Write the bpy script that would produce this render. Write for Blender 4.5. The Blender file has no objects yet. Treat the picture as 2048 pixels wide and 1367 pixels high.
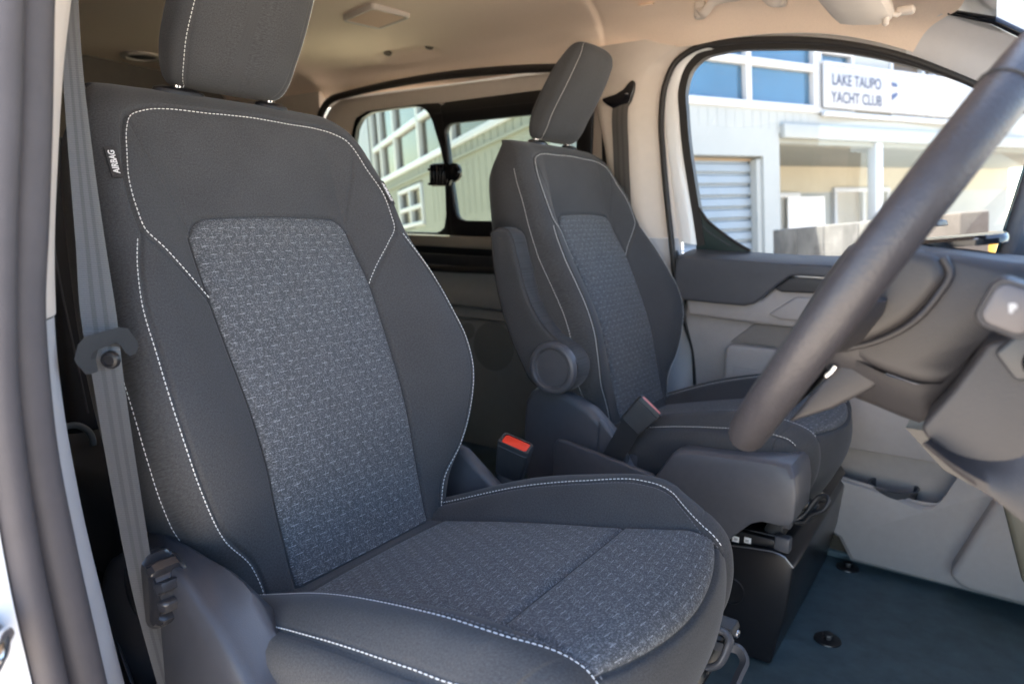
import bpy, bmesh, math, random
import numpy as np
from mathutils import Vector, Matrix
random.seed(3); rng = np.random.default_rng(3)
R = math.radians
SC = bpy.context.scene
COL = SC.collection
# Frame: x = forward in the van, y = towards the passenger side, z = up, metres, cab floor at z = 0.

# ------------------------------------------------------------------ camera
cam_d = bpy.data.cameras.new("camera")
cam = bpy.data.objects.new("camera", cam_d); COL.objects.link(cam)
cam_d.sensor_width = 36.0
cam_d.lens = 36.0 * 1400 / 2048
cam_d.clip_start = 0.02; cam_d.clip_end = 400
YAW, PIT, ROL = R(34.7), R(10.1), R(0.5)
fw = Vector((-math.sin(YAW) * math.cos(PIT), math.cos(YAW) * math.cos(PIT), -math.sin(PIT)))
r0 = Vector((math.cos(YAW), math.sin(YAW), 0)); u0 = r0.cross(fw)
rt = r0 * math.cos(ROL) + u0 * math.sin(ROL); up_ = u0 * math.cos(ROL) - r0 * math.sin(ROL)
cam.matrix_world = Matrix(((rt.x, up_.x, -fw.x, 0), (rt.y, up_.y, -fw.y, -1.10), (rt.z, up_.z, -fw.z, 0.86), (0, 0, 0, 1)))
cam_d.dof.use_dof = True
cam_d.dof.focus_distance = 0.93
cam_d.dof.aperture_fstop = 5.0
SC.camera = cam

# ------------------------------------------------------------------ sky, sun, exposure
SUN_EL, SUN_AZ = R(68), R(150)            # azimuth measured from +x (front of the van) towards +y
w = bpy.data.worlds.new("World"); SC.world = w; w.use_nodes = True
nt = w.node_tree; nt.nodes.clear()
sky = nt.nodes.new("ShaderNodeTexSky"); sky.sky_type = 'NISHITA'; sky.sun_disc = False
sky.sun_elevation = SUN_EL; sky.sun_rotation = math.pi / 2 - SUN_AZ
bg = nt.nodes.new("ShaderNodeBackground"); bg.inputs[1].default_value = 0.15
wo = nt.nodes.new("ShaderNodeOutputWorld")
nt.links.new(sky.outputs[0], bg.inputs[0]); nt.links.new(bg.outputs[0], wo.inputs[0])
sd = bpy.data.lights.new("sun", 'SUN'); sd.energy = 5.0; sd.angle = R(0.53); sd.color = (1.0, 0.95, 0.87)
sun = bpy.data.objects.new("sun", sd); COL.objects.link(sun)
tos = Vector((math.cos(SUN_EL) * math.cos(SUN_AZ), math.cos(SUN_EL) * math.sin(SUN_AZ), math.sin(SUN_EL)))
sun.rotation_euler = tos.to_track_quat('Z', 'Y').to_euler(); sun.location = (0, 0, 6)
SC.view_settings.view_transform = 'Standard'; SC.view_settings.look = 'None'
SC.view_settings.gamma = 1.0; SC.view_settings.exposure = 2.85
SC.cycles.max_bounces = 14; SC.cycles.diffuse_bounces = 7; SC.cycles.glossy_bounces = 4
SC.cycles.transparent_max_bounces = 12; SC.cycles.sample_clamp_indirect = 6.0
SC.cycles.use_denoising = True

# ------------------------------------------------------------------ materials
class X:
    """tiny node-math expression"""
    def __init__(s, t, k): s.t, s.k = t, k
    def _b(s, op, *a):
        n = s.t.nodes.new("ShaderNodeMath"); n.operation = op
        for i, v in enumerate((s,) + a):
            if isinstance(v, X): s.t.links.new(v.k, n.inputs[i])
            else: n.inputs[i].default_value = v
        return X(s.t, n.outputs[0])
    def __add__(s, o): return s._b('ADD', o)
    def __sub__(s, o): return s._b('SUBTRACT', o)
    def __mul__(s, o): return s._b('MULTIPLY', o)
    def __truediv__(s, o): return s._b('DIVIDE', o)
    def fl(s): return s._b('FLOOR')
    def fr(s): return s._b('FRACT')
    def ab(s): return s._b('ABSOLUTE')
    def lt(s, o): return s._b('LESS_THAN', o)
    def gt(s, o): return s._b('GREATER_THAN', o)
    def mx(s, o): return s._b('MAXIMUM', o)
    def mn(s, o): return s._b('MINIMUM', o)
    def sin(s): return s._b('SINE')

def mat(name, col, rough=0.6, spec=0.5, metal=0.0, var=0.0, vscale=40.0, bump=0.0, bscale=600.0, sheen=0.0, coat=0.0):
    m = bpy.data.materials.new(name); m.use_nodes = True
    t = m.node_tree; b = t.nodes["Principled BSDF"]
    b.inputs["Base Color"].default_value = (*col, 1); b.inputs["Roughness"].default_value = rough
    b.inputs["Metallic"].default_value = metal; b.inputs["Specular IOR Level"].default_value = spec
    if sheen: b.inputs["Sheen Weight"].default_value = sheen; b.inputs["Sheen Roughness"].default_value = 0.5
    if coat: b.inputs["Coat Weight"].default_value = coat; b.inputs["Coat Roughness"].default_value = 0.08
    if var or bump:
        tc = t.nodes.new("ShaderNodeTexCoord")
    if var:
        n = t.nodes.new("ShaderNodeTexNoise"); n.inputs["Scale"].default_value = vscale; n.inputs["Detail"].default_value = 6
        n.inputs["Roughness"].default_value = 0.65
        t.links.new(tc.outputs["Object"], n.inputs["Vector"])
        mp = t.nodes.new("ShaderNodeMapRange"); mp.inputs[1].default_value = 0.25; mp.inputs[2].default_value = 0.75
        mp.inputs[3].default_value = 1 - var; mp.inputs[4].default_value = 1 + var
        t.links.new(n.outputs[0], mp.inputs[0])
        v = t.nodes.new("ShaderNodeVectorMath"); v.operation = 'SCALE'; v.inputs[0].default_value = col
        t.links.new(mp.outputs[0], v.inputs["Scale"]); t.links.new(v.outputs[0], b.inputs["Base Color"])
    if bump:
        n2 = t.nodes.new("ShaderNodeTexNoise"); n2.inputs["Scale"].default_value = bscale; n2.inputs["Detail"].default_value = 2
        t.links.new(tc.outputs["Object"], n2.inputs["Vector"])
        bp = t.nodes.new("ShaderNodeBump"); bp.inputs["Strength"].default_value = bump; bp.inputs["Distance"].default_value = 0.001
        t.links.new(n2.outputs[0], bp.inputs["Height"]); t.links.new(bp.outputs[0], b.inputs["Normal"])
    return m

def glass_mat(name, tint, refl=0.06, rough=0.0):
    m = bpy.data.materials.new(name); m.use_nodes = True; t = m.node_tree; t.nodes.clear()
    tr = t.nodes.new("ShaderNodeBsdfTransparent"); tr.inputs[0].default_value = (*tint, 1)
    gl = t.nodes.new("ShaderNodeBsdfGlossy"); gl.inputs["Roughness"].default_value = rough
    fr = t.nodes.new("ShaderNodeFresnel"); fr.inputs[0].default_value = 1.45
    mx = t.nodes.new("ShaderNodeMixShader"); o = t.nodes.new("ShaderNodeOutputMaterial")
    sc = t.nodes.new("ShaderNodeMath"); sc.operation = 'MULTIPLY'; sc.inputs[1].default_value = refl / 0.04
    t.links.new(fr.outputs[0], sc.inputs[0])
    t.links.new(sc.outputs[0], mx.inputs[0]); t.links.new(tr.outputs[0], mx.inputs[1]); t.links.new(gl.outputs[0], mx.inputs[2])
    t.links.new(mx.outputs[0], o.inputs[0]); return m

def fabric_weave(name, col, patt):
    """woven cloth on the metre-scaled UV map; patt adds the pale plus-shaped threads"""
    m = bpy.data.materials.new(name); m.use_nodes = True; t = m.node_tree; b = t.nodes["Principled BSDF"]
    b.inputs["Roughness"].default_value = 0.9; b.inputs["Specular IOR Level"].default_value = 0.25
    b.inputs["Sheen Weight"].default_value = 0.10; b.inputs["Sheen Roughness"].default_value = 0.4
    tc = t.nodes.new("ShaderNodeTexCoord"); sp = t.nodes.new("ShaderNodeSeparateXYZ")
    t.links.new(tc.outputs["UV"], sp.inputs[0])
    u, v = X(t, sp.outputs[0]), X(t, sp.outputs[1])
    nz = t.nodes.new("ShaderNodeTexNoise"); nz.inputs["Scale"].default_value = 900; nz.inputs["Detail"].default_value = 2
    t.links.new(tc.outputs["UV"], nz.inputs["Vector"])
    nb = t.nodes.new("ShaderNodeTexNoise"); nb.inputs["Scale"].default_value = 14; nb.inputs["Detail"].default_value = 4
    t.links.new(tc.outputs["UV"], nb.inputs["Vector"])
    nw = t.nodes.new('ShaderNodeTexNoise'); nw.inputs['Scale'].default_value = 420; nw.inputs['Detail'].default_value = 3; nw.inputs['Roughness'].default_value = .8
    t.links.new(tc.outputs['UV'], nw.inputs['Vector'])
    shade = X(t, nz.outputs[0]) * 0.9 + X(t, nw.outputs[0]) * 1.7 + X(t, nb.outputs[0]) * 0.35 - 0.42
    vm = t.nodes.new("ShaderNodeVectorMath"); vm.operation = 'SCALE'; vm.inputs[0].default_value = col
    t.links.new(shade.k, vm.inputs["Scale"])
    if not patt:
        t.links.new(vm.outputs[0], b.inputs["Base Color"])
        hgt = X(t, nz.outputs[0])
    else:
        RP, CP = 0.0125, 0.0235
        vr = v / RP; row = vr.fl(); fv = (vr.fr() - 0.5).ab() * RP
        uu = u / CP + row * 0.3333
        fu = ((uu.fr()) - 0.5).ab() * CP
        fu2 = (((uu + 0.5).fr()) - 0.5).ab() * CP
        bar = fu.lt(0.0048) * fv.lt(0.00046) * ((u / 0.0015).fr().lt(0.78))
        dot = (v / 0.0026).fr().lt(0.30)
        ver = fu.lt(0.00050) * fv.lt(0.0060) * dot
        ver2 = fu2.lt(0.00050) * fv.lt(0.0048) * dot
        mask = bar.mx(ver * 0.75).mx(ver2 * 0.62)
        # fine salt-and-pepper of the ground weave, densest where the lattice is not
        g = ((u + v) / 0.0016).fr().lt(0.34) * ((u - v) / 0.0016).fr().lt(0.34)
        vor = t.nodes.new("ShaderNodeTexWhiteNoise"); vor.noise_dimensions = '2D'
        q = t.nodes.new("ShaderNodeVectorMath"); q.operation = 'SNAP'; q.inputs[1].default_value = (0.0011, 0.0011, 1)
        t.links.new(tc.outputs["UV"], q.inputs[0]); t.links.new(q.outputs[0], vor.inputs[0])
        wn = X(t, vor.outputs[0])
        v2 = t.nodes.new('ShaderNodeTexWhiteNoise'); v2.noise_dimensions = '2D'
        q2 = t.nodes.new('ShaderNodeVectorMath'); q2.operation = 'SNAP'; q2.inputs[1].default_value = (0.0016, 0.0013, 1)
        t.links.new(tc.outputs['UV'], q2.inputs[0]); t.links.new(q2.outputs[0], v2.inputs[0])
        spk = X(t, v2.outputs[0])
        mask = (mask * (wn * 0.55 + 0.24)).mx(g * wn * 0.5).mx(spk.gt(0.70) * (spk - 0.55) * 0.5)
        mix = t.nodes.new("ShaderNodeMix"); mix.data_type = 'RGBA'
        t.links.new(mask.k, mix.inputs[0]); t.links.new(vm.outputs[0], mix.inputs[6]); mix.inputs[7].default_value = (0.48, 0.505, 0.53, 1)
        t.links.new(mix.outputs[2], b.inputs["Base Color"])
        hgt = X(t, nz.outputs[0]) * 0.6 + mask
    bp = t.nodes.new("ShaderNodeBump"); bp.inputs["Strength"].default_value = 0.35; bp.inputs["Distance"].default_value = 0.0006
    t.links.new(hgt.k, bp.inputs["Height"]); t.links.new(bp.outputs[0], b.inputs["Normal"])
    return m

def webbing_mat(name, col):
    """belt webbing: long bands of two weaves and a fine cross rib (UV: u across in m, v along in m)"""
    m = bpy.data.materials.new(name); m.use_nodes = True; t = m.node_tree; b = t.nodes["Principled BSDF"]
    b.inputs["Roughness"].default_value = 0.36; b.inputs["Specular IOR Level"].default_value = 0.45; b.inputs["Sheen Weight"].default_value = 0.12; b.inputs['Coat Weight'].default_value = 0.0; b.inputs['Coat Roughness'].default_value = 0.3
    tc = t.nodes.new("ShaderNodeTexCoord"); sp = t.nodes.new("ShaderNodeSeparateXYZ"); t.links.new(tc.outputs["UV"], sp.inputs[0])
    u, v = X(t, sp.outputs[0]), X(t, sp.outputs[1])
    au = (u.ab() - 0.0075).ab()
    band = au.lt(0.0032)
    rib = (v * 2 * math.pi / 0.0022).sin() * 0.5 + 0.5
    nz = t.nodes.new("ShaderNodeTexNoise"); nz.inputs["Scale"].default_value = 500; t.links.new(tc.outputs["UV"], nz.inputs["Vector"])
    sh = (rib * 0.25 + X(t, nz.outputs[0]) * 0.4 + 0.72) - band * 0.30
    vm = t.nodes.new("ShaderNodeVectorMath"); vm.operation = 'SCALE'; vm.inputs[0].default_value = col
    t.links.new(sh.k, vm.inputs["Scale"]); t.links.new(vm.outputs[0], b.inputs["Base Color"])
    t.links.new((band * 0.2 + 0.33).k, b.inputs["Roughness"])
    bp = t.nodes.new("ShaderNodeBump"); bp.inputs["Strength"].default_value = 0.3; bp.inputs["Distance"].default_value = 0.0005
    t.links.new((rib + X(t, nz.outputs[0])).k, bp.inputs["Height"]); t.links.new(bp.outputs[0], b.inputs["Normal"])
    return m

M = dict(
    fabric=fabric_weave("charcoal_cloth", (0.050, 0.051, 0.0535), False),
    panel=fabric_weave("patterned_cloth", (0.056, 0.059, 0.064), True),
    thread=mat("white_thread", (0.62, 0.62, 0.60), 0.7),
    threaddark=mat("grey_thread", (0.12, 0.12, 0.13), 0.8),
    plastic=mat("charcoal_plastic", (0.082, 0.083, 0.092), 0.38, 0.45, var=0.08, vscale=60, bump=0.25, bscale=900),
    plasticd=mat("dark_plastic", (0.030, 0.031, 0.034), 0.5, var=0.1, vscale=50, bump=0.2, bscale=900),
    door=mat("grey_door_plastic", (0.315, 0.295, 0.285), 0.55, 0.4, var=0.05, vscale=50, bump=0.25, bscale=800),
    doord=mat("slate_door_plastic", (0.062, 0.066, 0.076), 0.5, 0.4, var=0.06, vscale=50, bump=0.25, bscale=800),
    head=mat("headliner_cloth", (0.84, 0.685, 0.55), 0.95, 0.1, var=0.07, vscale=380, bump=0.2, bscale=900),
    cream=mat("cream_trim", (0.60, 0.535, 0.47), 0.6, 0.35, var=0.03, vscale=40, bump=0.15, bscale=700),
    greytrim=mat("pale_grey_trim", (0.40, 0.40, 0.41), 0.55, 0.4, var=0.03, vscale=40, bump=0.15, bscale=700),
    rubber=mat("grey_rubber", (0.060, 0.055, 0.059), 0.6, 0.35, var=0.1, vscale=30, bump=0.2, bscale=700),
    rubberb=mat("black_rubber", (0.028, 0.026, 0.025), 0.5, 0.35, var=0.1, vscale=60),
    black=mat("black_plastic", (0.012, 0.012, 0.014), 0.35, 0.5, var=0.1, vscale=60),
    gloss=mat("gloss_black", (0.008, 0.008, 0.010), 0.12, 0.5),
    white=mat("white_paint", (0.78, 0.78, 0.77), 0.25, 0.5, coat=0.6, var=0.02, vscale=10),
    chrome=mat("bright_metal", (0.75, 0.75, 0.76), 0.18, metal=1.0),
    steel=mat("dull_steel", (0.38, 0.38, 0.39), 0.35, metal=1.0, var=0.1, vscale=80),
    red=mat("red_button", (0.80, 0.045, 0.02), 0.35, 0.5, var=0.04, vscale=80),
    pinkish=mat("faded_red_button", (0.75, 0.24, 0.20), 0.4),
    label=mat("printed_white", (0.75, 0.75, 0.75), 0.6),
    leather=mat("wheel_leather", (0.034, 0.032, 0.036), 0.38, 0.4, var=0.12, vscale=90, bump=0.6, bscale=420),
    mauve=mat("column_plastic", (0.029, 0.0275, 0.030), 0.5, 0.4, var=0.05, vscale=50, bump=0.25, bscale=800),
    mat_=mat("floor_rubber", (0.060, 0.095, 0.110), 0.52, 0.4, var=0.28, vscale=22, bump=0.8, bscale=420),
    web=webbing_mat("belt_webbing", (0.070, 0.069, 0.070)),
    webd=webbing_mat("dark_belt_webbing", (0.085, 0.080, 0.076)),
    glass=glass_mat("clear_glass", (0.95, 0.97, 0.96)),
    tint=glass_mat("green_tinted_glass", (0.47, 0.54, 0.47)),
)

# ------------------------------------------------------------------ mesh helpers
ORG = {}
def thing(name, label, cat, loc, group=None):
    o = bpy.data.objects.new(name, None); COL.objects.link(o); o.location = loc; o.empty_display_size = 0.05
    o["label"] = label; o["category"] = cat
    if group: o["group"] = group
    ORG[o.name] = Vector(loc); return o
def tag(o, label, cat, group=None):
    o["label"] = label; o["category"] = cat
    if group: o["group"] = group
    return o
def struct(o): o["kind"] = "structure"; return o

def mk(name, V, F_, m, parent=None, smooth=True, uv=None, sharp=None):
    V = np.asarray(V, float)
    org = np.array(ORG.get(parent.name, (0, 0, 0)) if parent else (0, 0, 0), float)
    if parent is None:
        org = (V.min(0) + V.max(0)) / 2; org[2] = V[:, 2].min()
    me = bpy.data.meshes.new(name); me.from_pydata((V - org).tolist(), [], [tuple(int(i) for i in f) for f in F_])
    if isinstance(m, (list, tuple)):
        for k in m: me.materials.append(k)
    else: me.materials.append(m)
    if uv is not None:
        ul = me.uv_layers.new(name="fabric"); li = np.empty(len(me.loops), int); me.loops.foreach_get("vertex_index", li)
        ul.data.foreach_set("uv", np.asarray(uv, float)[li].ravel())
    me.validate()
    if smooth:
        me.polygons.foreach_set("use_smooth", [True] * len(me.polygons))
        if sharp is not None: me.set_sharp_from_angle(angle=R(sharp))
    o = bpy.data.objects.new(name, me); COL.objects.link(o)
    if parent is not None:
        o.parent = parent; ORG[o.name] = Vector(org)
    else:
        o.location = org; ORG[o.name] = Vector(org)
    return o

def bev(o, w_, seg=3, ang=35):
    b = o.modifiers.new("bevel", 'BEVEL'); b.width = w_; b.segments = seg; b.limit_method = 'ANGLE'; b.angle_limit = R(ang)
    b.harden_normals = False
    o.data.polygons.foreach_set("use_smooth", [True] * len(o.data.polygons)); 
    return o

def rgrid(nr, nc, closed=False):
    f = []
    for i in range(nr - 1):
        for j in range(nc if closed else nc - 1):
            k = (j + 1) % nc
            f.append((i * nc + j, i * nc + k, (i + 1) * nc + k, (i + 1) * nc + j))
    return f

def herm(xk, yk, x):
    xk = np.asarray(xk, float); yk = np.asarray(yk, float); x = np.clip(np.asarray(x, float), xk[0], xk[-1])
    d = np.gradient(yk, xk); i = np.clip(np.searchsorted(xk, x) - 1, 0, len(xk) - 2)
    h = xk[i + 1] - xk[i]; t = (x - xk[i]) / h
    return ((2*t**3 - 3*t**2 + 1) * yk[i] + (t**3 - 2*t**2 + t) * h * d[i] + (-2*t**3 + 3*t**2) * yk[i + 1] + (t**3 - t**2) * h * d[i + 1])

def spline(pts, n):
    P = np.asarray(pts, float); s = np.r_[0, np.cumsum(np.linalg.norm(np.diff(P, axis=0), axis=1))]
    q = np.linspace(0, s[-1], n)
    return np.stack([herm(s, P[:, k], q) for k in range(P.shape[1])], 1)

def tube(name, pts, r, m, parent=None, n=12, closed=False, res=None, prof=None, caps=True, up0=None):
    P = np.asarray(pts, float)
    if res and not closed: P = spline(P, res)
    N = len(P)
    T = np.gradient(P, axis=0) if not closed else np.roll(P, -1, 0) - np.roll(P, 1, 0)
    T /= np.linalg.norm(T, axis=1)[:, None]
    ref = np.array(up0 if up0 is not None else ((0, 0, 1) if abs(T[0][2]) < .9 else (1, 0, 0)), float)
    A = ref - T[0] * (ref @ T[0]); A /= np.linalg.norm(A); V = []
    ang = np.linspace(0, 2 * np.pi, n, endpoint=False)
    rr = np.broadcast_to(np.asarray(r, float), (N,)) if not callable(r) else np.array([r(i / (N - 1)) for i in range(N)])
    pr = np.stack([np.cos(ang), np.sin(ang)], 1) if prof is None else np.asarray(prof, float)
    n = len(pr)
    for i in range(N):
        A = A - T[i] * (A @ T[i]); A /= np.linalg.norm(A); B = np.cross(T[i], A)
        V.append(P[i] + rr[i] * (pr[:, :1] * A + pr[:, 1:] * B))
    V = np.concatenate(V); F_ = rgrid(N, n, True)
    if closed: F_ += [((N - 1) * n + j, (N - 1) * n + (j + 1) % n, (j + 1) % n, j) for j in range(n)]
    elif caps: F_ += [tuple(range(n))[::-1], tuple((N - 1) * n + j for j in range(n))]
    return mk(name, V, F_, m, parent, sharp=50)

def prism(name, pts, a, b, m, parent=None, axis='y', w_=0.0, seg=3, ang=35):
    """outline extruded along an axis (outline in the two other axes, in x,y,z order)"""
    n = len(pts); V = []
    for k in (a, b):
        for p in pts:
            V.append({'y': (p[0], k, p[1]), 'x': (k, p[0], p[1]), 'z': (p[0], p[1], k)}[axis])
    F_ = [(i, (i + 1) % n, n + (i + 1) % n, n + i) for i in range(n)] + [tuple(range(n))[::-1], tuple(range(n, 2 * n))]
    o = mk(name, V, F_, m, parent, smooth=False)
    bm = bmesh.new(); bm.from_mesh(o.data); bmesh.ops.recalc_face_normals(bm, faces=bm.faces[:]); bm.to_mesh(o.data); bm.free()
    if w_: bev(o, w_, seg, ang)
    return o

def box(name, c, s, m, parent=None, w_=0.004, seg=3, rot=None):
    V = [Vector(((i & 1) - .5, ((i >> 1) & 1) - .5, ((i >> 2) & 1) - .5)) for i in range(8)]
    V = [Vector((v.x * s[0], v.y * s[1], v.z * s[2])) for v in V]
    if rot is not None: V = [rot @ v for v in V]
    V = [v + Vector(c) for v in V]
    o = mk(name, V, [(0, 2, 3, 1), (4, 5, 7, 6), (0, 1, 5, 4), (2, 6, 7, 3), (0, 4, 6, 2), (1, 3, 7, 5)], m, parent, smooth=False)
    if w_: bev(o, w_, seg)
    return o

def lathe(name, c, ax, prof, m, parent=None, n=40, sharp=35):
    ax = np.array(ax, float); ax /= np.linalg.norm(ax)
    ref = np.array((0, 0, 1.0)) if abs(ax[2]) < .9 else np.array((1.0, 0, 0))
    A = np.cross(ref, ax); A /= np.linalg.norm(A); B = np.cross(ax, A); V = []
    for r, h in prof:
        for k in range(n):
            t = 2 * np.pi * k / n; V.append(np.array(c) + ax * h + r * (math.cos(t) * A + math.sin(t) * B))
    L = len(prof); F_ = [tuple(reversed(f)) for f in rgrid(L, n, True)]
    F_ = [f[::-1] for f in F_] + [tuple(range(n))[::-1], tuple((L - 1) * n + j for j in range(n))]
    return mk(name, V, F_, m, parent, sharp=sharp)

def rrect(x0, x1, z0, z1, r, n=6):
    """rounded rectangle; r is one radius or four (bl, br, tr, tl)"""
    rs = (r,) * 4 if not isinstance(r, (tuple, list)) else r
    out = []
    for (cx, cz, a0), q in zip(((x0, z0, 180), (x1, z0, 270), (x1, z1, 0), (x0, z1, 90)), rs):
        ccx = cx + q if cx == x0 else cx - q; ccz = cz + q if cz == z0 else cz - q
        for k in range(n + 1):
            t = R(a0 + 90 * k / n); out.append((ccx + q * math.cos(t), ccz + q * math.sin(t)))
    return out

def ring(name, outer, inner, y0, y1, m, parent=None, w_=0.003, n=96, back=True):
    """plate with a hole: outlines in (x,z), from y0 (near face) to y1"""
    def ray_sample(poly, c):
        P = np.asarray(poly, float) - c; out = []
        for k in range(n):
            t = 2 * math.pi * k / n; d = np.array((math.cos(t), math.sin(t))); best = 0
            for i in range(len(P)):
                a, b = P[i], P[(i + 1) % len(P)]; e = b - a; den = d[0] * e[1] - d[1] * e[0]
                if abs(den) < 1e-12: continue
                s = (a[0] * e[1] - a[1] * e[0]) / den; q = (a[0] * d[1] - a[1] * d[0]) / den
                if s > 0 and -1e-9 <= q <= 1 + 1e-9: best = max(best, s)
            out.append(c + d * best)
        return np.array(out)
    c = np.mean(np.asarray(inner, float), 0)
    O, I = ray_sample(outer, c), ray_sample(inner, c); V = []
    for y in (y0, y1):
        V += [(p[0], y, p[1]) for p in O] + [(p[0], y, p[1]) for p in I]
    F_ = []
    for k in range(n):
        j = (k + 1) % n
        F_ += [(k, j, n + j, n + k), (2*n + k, 3*n + k, 3*n + j, 2*n + j), (n + k, n + j, 3*n + j, 3*n + k), (k, 2*n + k, 2*n + j, j)]
    o = mk(name, V, F_, m, parent, smooth=False)
    if w_: bev(o, w_, 2, 40)
    return o

def strip(name, centre, across, width, m, parent=None, thick=0.0013, uvlen=True, nw=7, bow=0.0):
    """ribbon along a polyline; across = direction of the width (per point or one)"""
    P = np.asarray(centre, float); N = len(P); A = np.broadcast_to(np.asarray(across, float), P.shape)
    T = np.gradient(P, axis=0); T /= np.linalg.norm(T, axis=1)[:, None]
    A = A - T * (A * T).sum(1)[:, None]; A = A / np.linalg.norm(A, axis=1)[:, None]; Nn = np.cross(T, A)
    W_ = np.broadcast_to(np.asarray(width, float), (N,)); s = np.r_[0, np.cumsum(np.linalg.norm(np.diff(P, axis=0), axis=1))]
    V, UV = [], []; e = np.linspace(-.5, .5, nw)
    sect = [(k, 1) for k in e] + [(k, -1) for k in e[::-1]]
    for i in range(N):
        for k, sg in sect:
            th = thick / 2 * (0.45 if abs(k) > .499 else 1)
            V.append(P[i] + A[i] * k * W_[i] + Nn[i] * (sg * th + bow * (1 - 4 * k * k))); UV.append((k * 0.047, s[i]))
    n = len(sect)
    F_ = rgrid(N, n, True) + [tuple(range(n))[::-1], tuple((N - 1) * n + j for j in range(n))]
    return mk(name, V, F_, m, parent, uv=UV, sharp=60)

def dashes(name, P, Nn, m, parent, L=0.0042, gap=0.0016, wd=0.0015, ht=0.0007):
    """row of stitches laid along a dense polyline P with surface normals Nn (lists of several rows allowed)"""
    V, F_ = [], []
    for P1, N1 in zip(P, Nn):
        s = np.r_[0, np.cumsum(np.linalg.norm(np.diff(P1, axis=0), axis=1))]; x = 0.0005
        def at(q): return np.array([np.interp(q, s, P1[:, k]) for k in range(3)]), np.array([np.interp(q, s, N1[:, k]) for k in range(3)])
        while x + L < s[-1]:
            p, n_ = at(x); q, n2 = at(x + L); mid, n3 = at(x + L / 2); t = q - p; t /= np.linalg.norm(t); n3 /= np.linalg.norm(n3); b = np.cross(n3, t)
            i = len(V)
            for c, ww, hh in ((p, .35, .1), (p + (mid - p) * .35, 1, .9), (mid + (q - mid) * .65, 1, .9), (q, .35, .1)):
                V += [c + b * wd / 2 * ww - n3 * .0004, c + n3 * ht * hh + b * wd * .28 * ww, c + n3 * ht * hh - b * wd * .28 * ww, c - b * wd / 2 * ww - n3 * .0004]
            for r in range(3):
                for k in range(3): F_.append((i + r*4 + k, i + r*4 + k + 1, i + r*4 + 5 + k, i + r*4 + 4 + k))
            x += L + gap
    o = mk(name, V, F_, m, parent); o["kind"] = "stuff"; return o

def text_mesh(name, body, size, Mx, m, parent, ext=0.0002, bold=0.0):
    cu = bpy.data.curves.new(name, 'FONT'); cu.body = body; cu.size = size; cu.extrude = ext; cu.offset = bold; cu.align_x = 'CENTER'; cu.align_y = 'CENTER'
    ob = bpy.data.objects.new("tmp", cu); COL.objects.link(ob)
    dg = bpy.context.evaluated_depsgraph_get(); me = bpy.data.meshes.new_from_object(ob.evaluated_get(dg))
    V = [Mx @ v.co for v in me.vertices]; F_ = [tuple(p.vertices) for p in me.polygons]
    bpy.data.objects.remove(ob); bpy.data.curves.remove(cu); bpy.data.meshes.remove(me)
    return mk(name, V, F_, m, parent, smooth=False)

def frame(o, xdir, ydir):
    x = Vector(xdir).normalized(); y = Vector(ydir); y = (y - x * y.dot(x)).normalized(); z = x.cross(y)
    return Matrix(((x.x, y.x, z.x, o[0]), (x.y, y.y, z.y, o[1]), (x.z, y.z, z.z, o[2]), (0, 0, 0, 1)))

# ================================================================== SETTING: ground, floor, van shell
BUP = Vector((-.09, 0, .996)).normalized(); BA = Vector((.4, .916, .036)).normalized()
BN = BA.cross(BUP).normalized(); BP0 = Vector((-2.104, 6.612, .558))
BB = Vector((-.849, .523, -.077)); BB = (BB - BUP * BB.dot(BUP)).normalized(); BNB = BUP.cross(BB).normalized()

m_ground = mat("pale_concrete_ground", (0.56, 0.47, 0.37), 0.9, 0.2, var=0.18, vscale=1.3, bump=0.3, bscale=90)
gx = Vector((1, 0, 0)); gx = (gx - BUP * gx.dot(BUP)).normalized(); gy = BUP.cross(gx); g0 = BP0 - BUP * 1.40
V = []; n = 17
for i in range(n):
    for j in range(n):
        q = g0 + gx * (i - 8) * 15 + gy * (j - 8) * 15; V.append(q)
struct(mk("ground", V, rgrid(n, n), m_ground))

# floor of the cab: one rubber sheet with a turned-up lip, ribs pressed in at the front
fl = []
xs = np.linspace(-3.0, .9, 90); ys = np.linspace(-.95, .965, 66)
for x in xs:
    for y in ys:
        z = 0.0
        z += 0.018 * max(0, min(1, (y - .80) / .05)) if x > -.40 else 0
        z += 0.10 * max(0, (x - .25)) ** 1.3
        z += 0.006 * math.exp(-((y - (.31 + .02 * x)) / .02) ** 2) * (1 if x < -.25 else 0)
        fl.append((x, y, z))
struct(mk("floor", fl, rgrid(len(xs), len(ys)), M['mat_']))

# headliner
EX = [-3.1, -2.4, -1.3, -1.0, -.85, -.741, -.66, -.519, -.376, -.243, -.139, -.05]
EZ = [1.335, 1.335, 1.33, 1.33, 1.322, 1.314, 1.316, 1.308, 1.284, 1.24, 1.19, 1.12]
def edge_z(x): return herm(EX, EZ, x)
def edge_y(x): return herm([-3.1, -1.4, -1.05, -.85, -.05], [.925, .925, .88, .832, .832], x)
def head_z(x, y):
    ay = np.abs(y); d = edge_y(x) - ay
    rise = herm([-.05, 0, .025, .07, .13, .22, .45, 1.0], [-.02, 0, .042, .078, .10, .112, .122, .13], d)
    seam = np.exp(-((x - seam_x(ay)) / .010) ** 2)
    step = 0.010 / (1 + np.exp(-(x - seam_x(ay)) / .006))
    return edge_z(x) + rise + step + 0.006 * seam
def seam_x(ay): return herm([0, .5, .62, .70, .80, .95], [-.93, -.965, -.985, -1.0, -1.02, -1.05], ay)
def front_x(ay): return herm([0, .3, .6, .74, .79, .832, .9], [-.06, -.07, -.108, -.146, -.185, -.222, -.25], ay)
V = []; ny = 150; nx = 260
sx = np.r_[np.linspace(0, .60, 70), np.linspace(.605, .75, 120), np.linspace(.753, 1, 70)]
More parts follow.
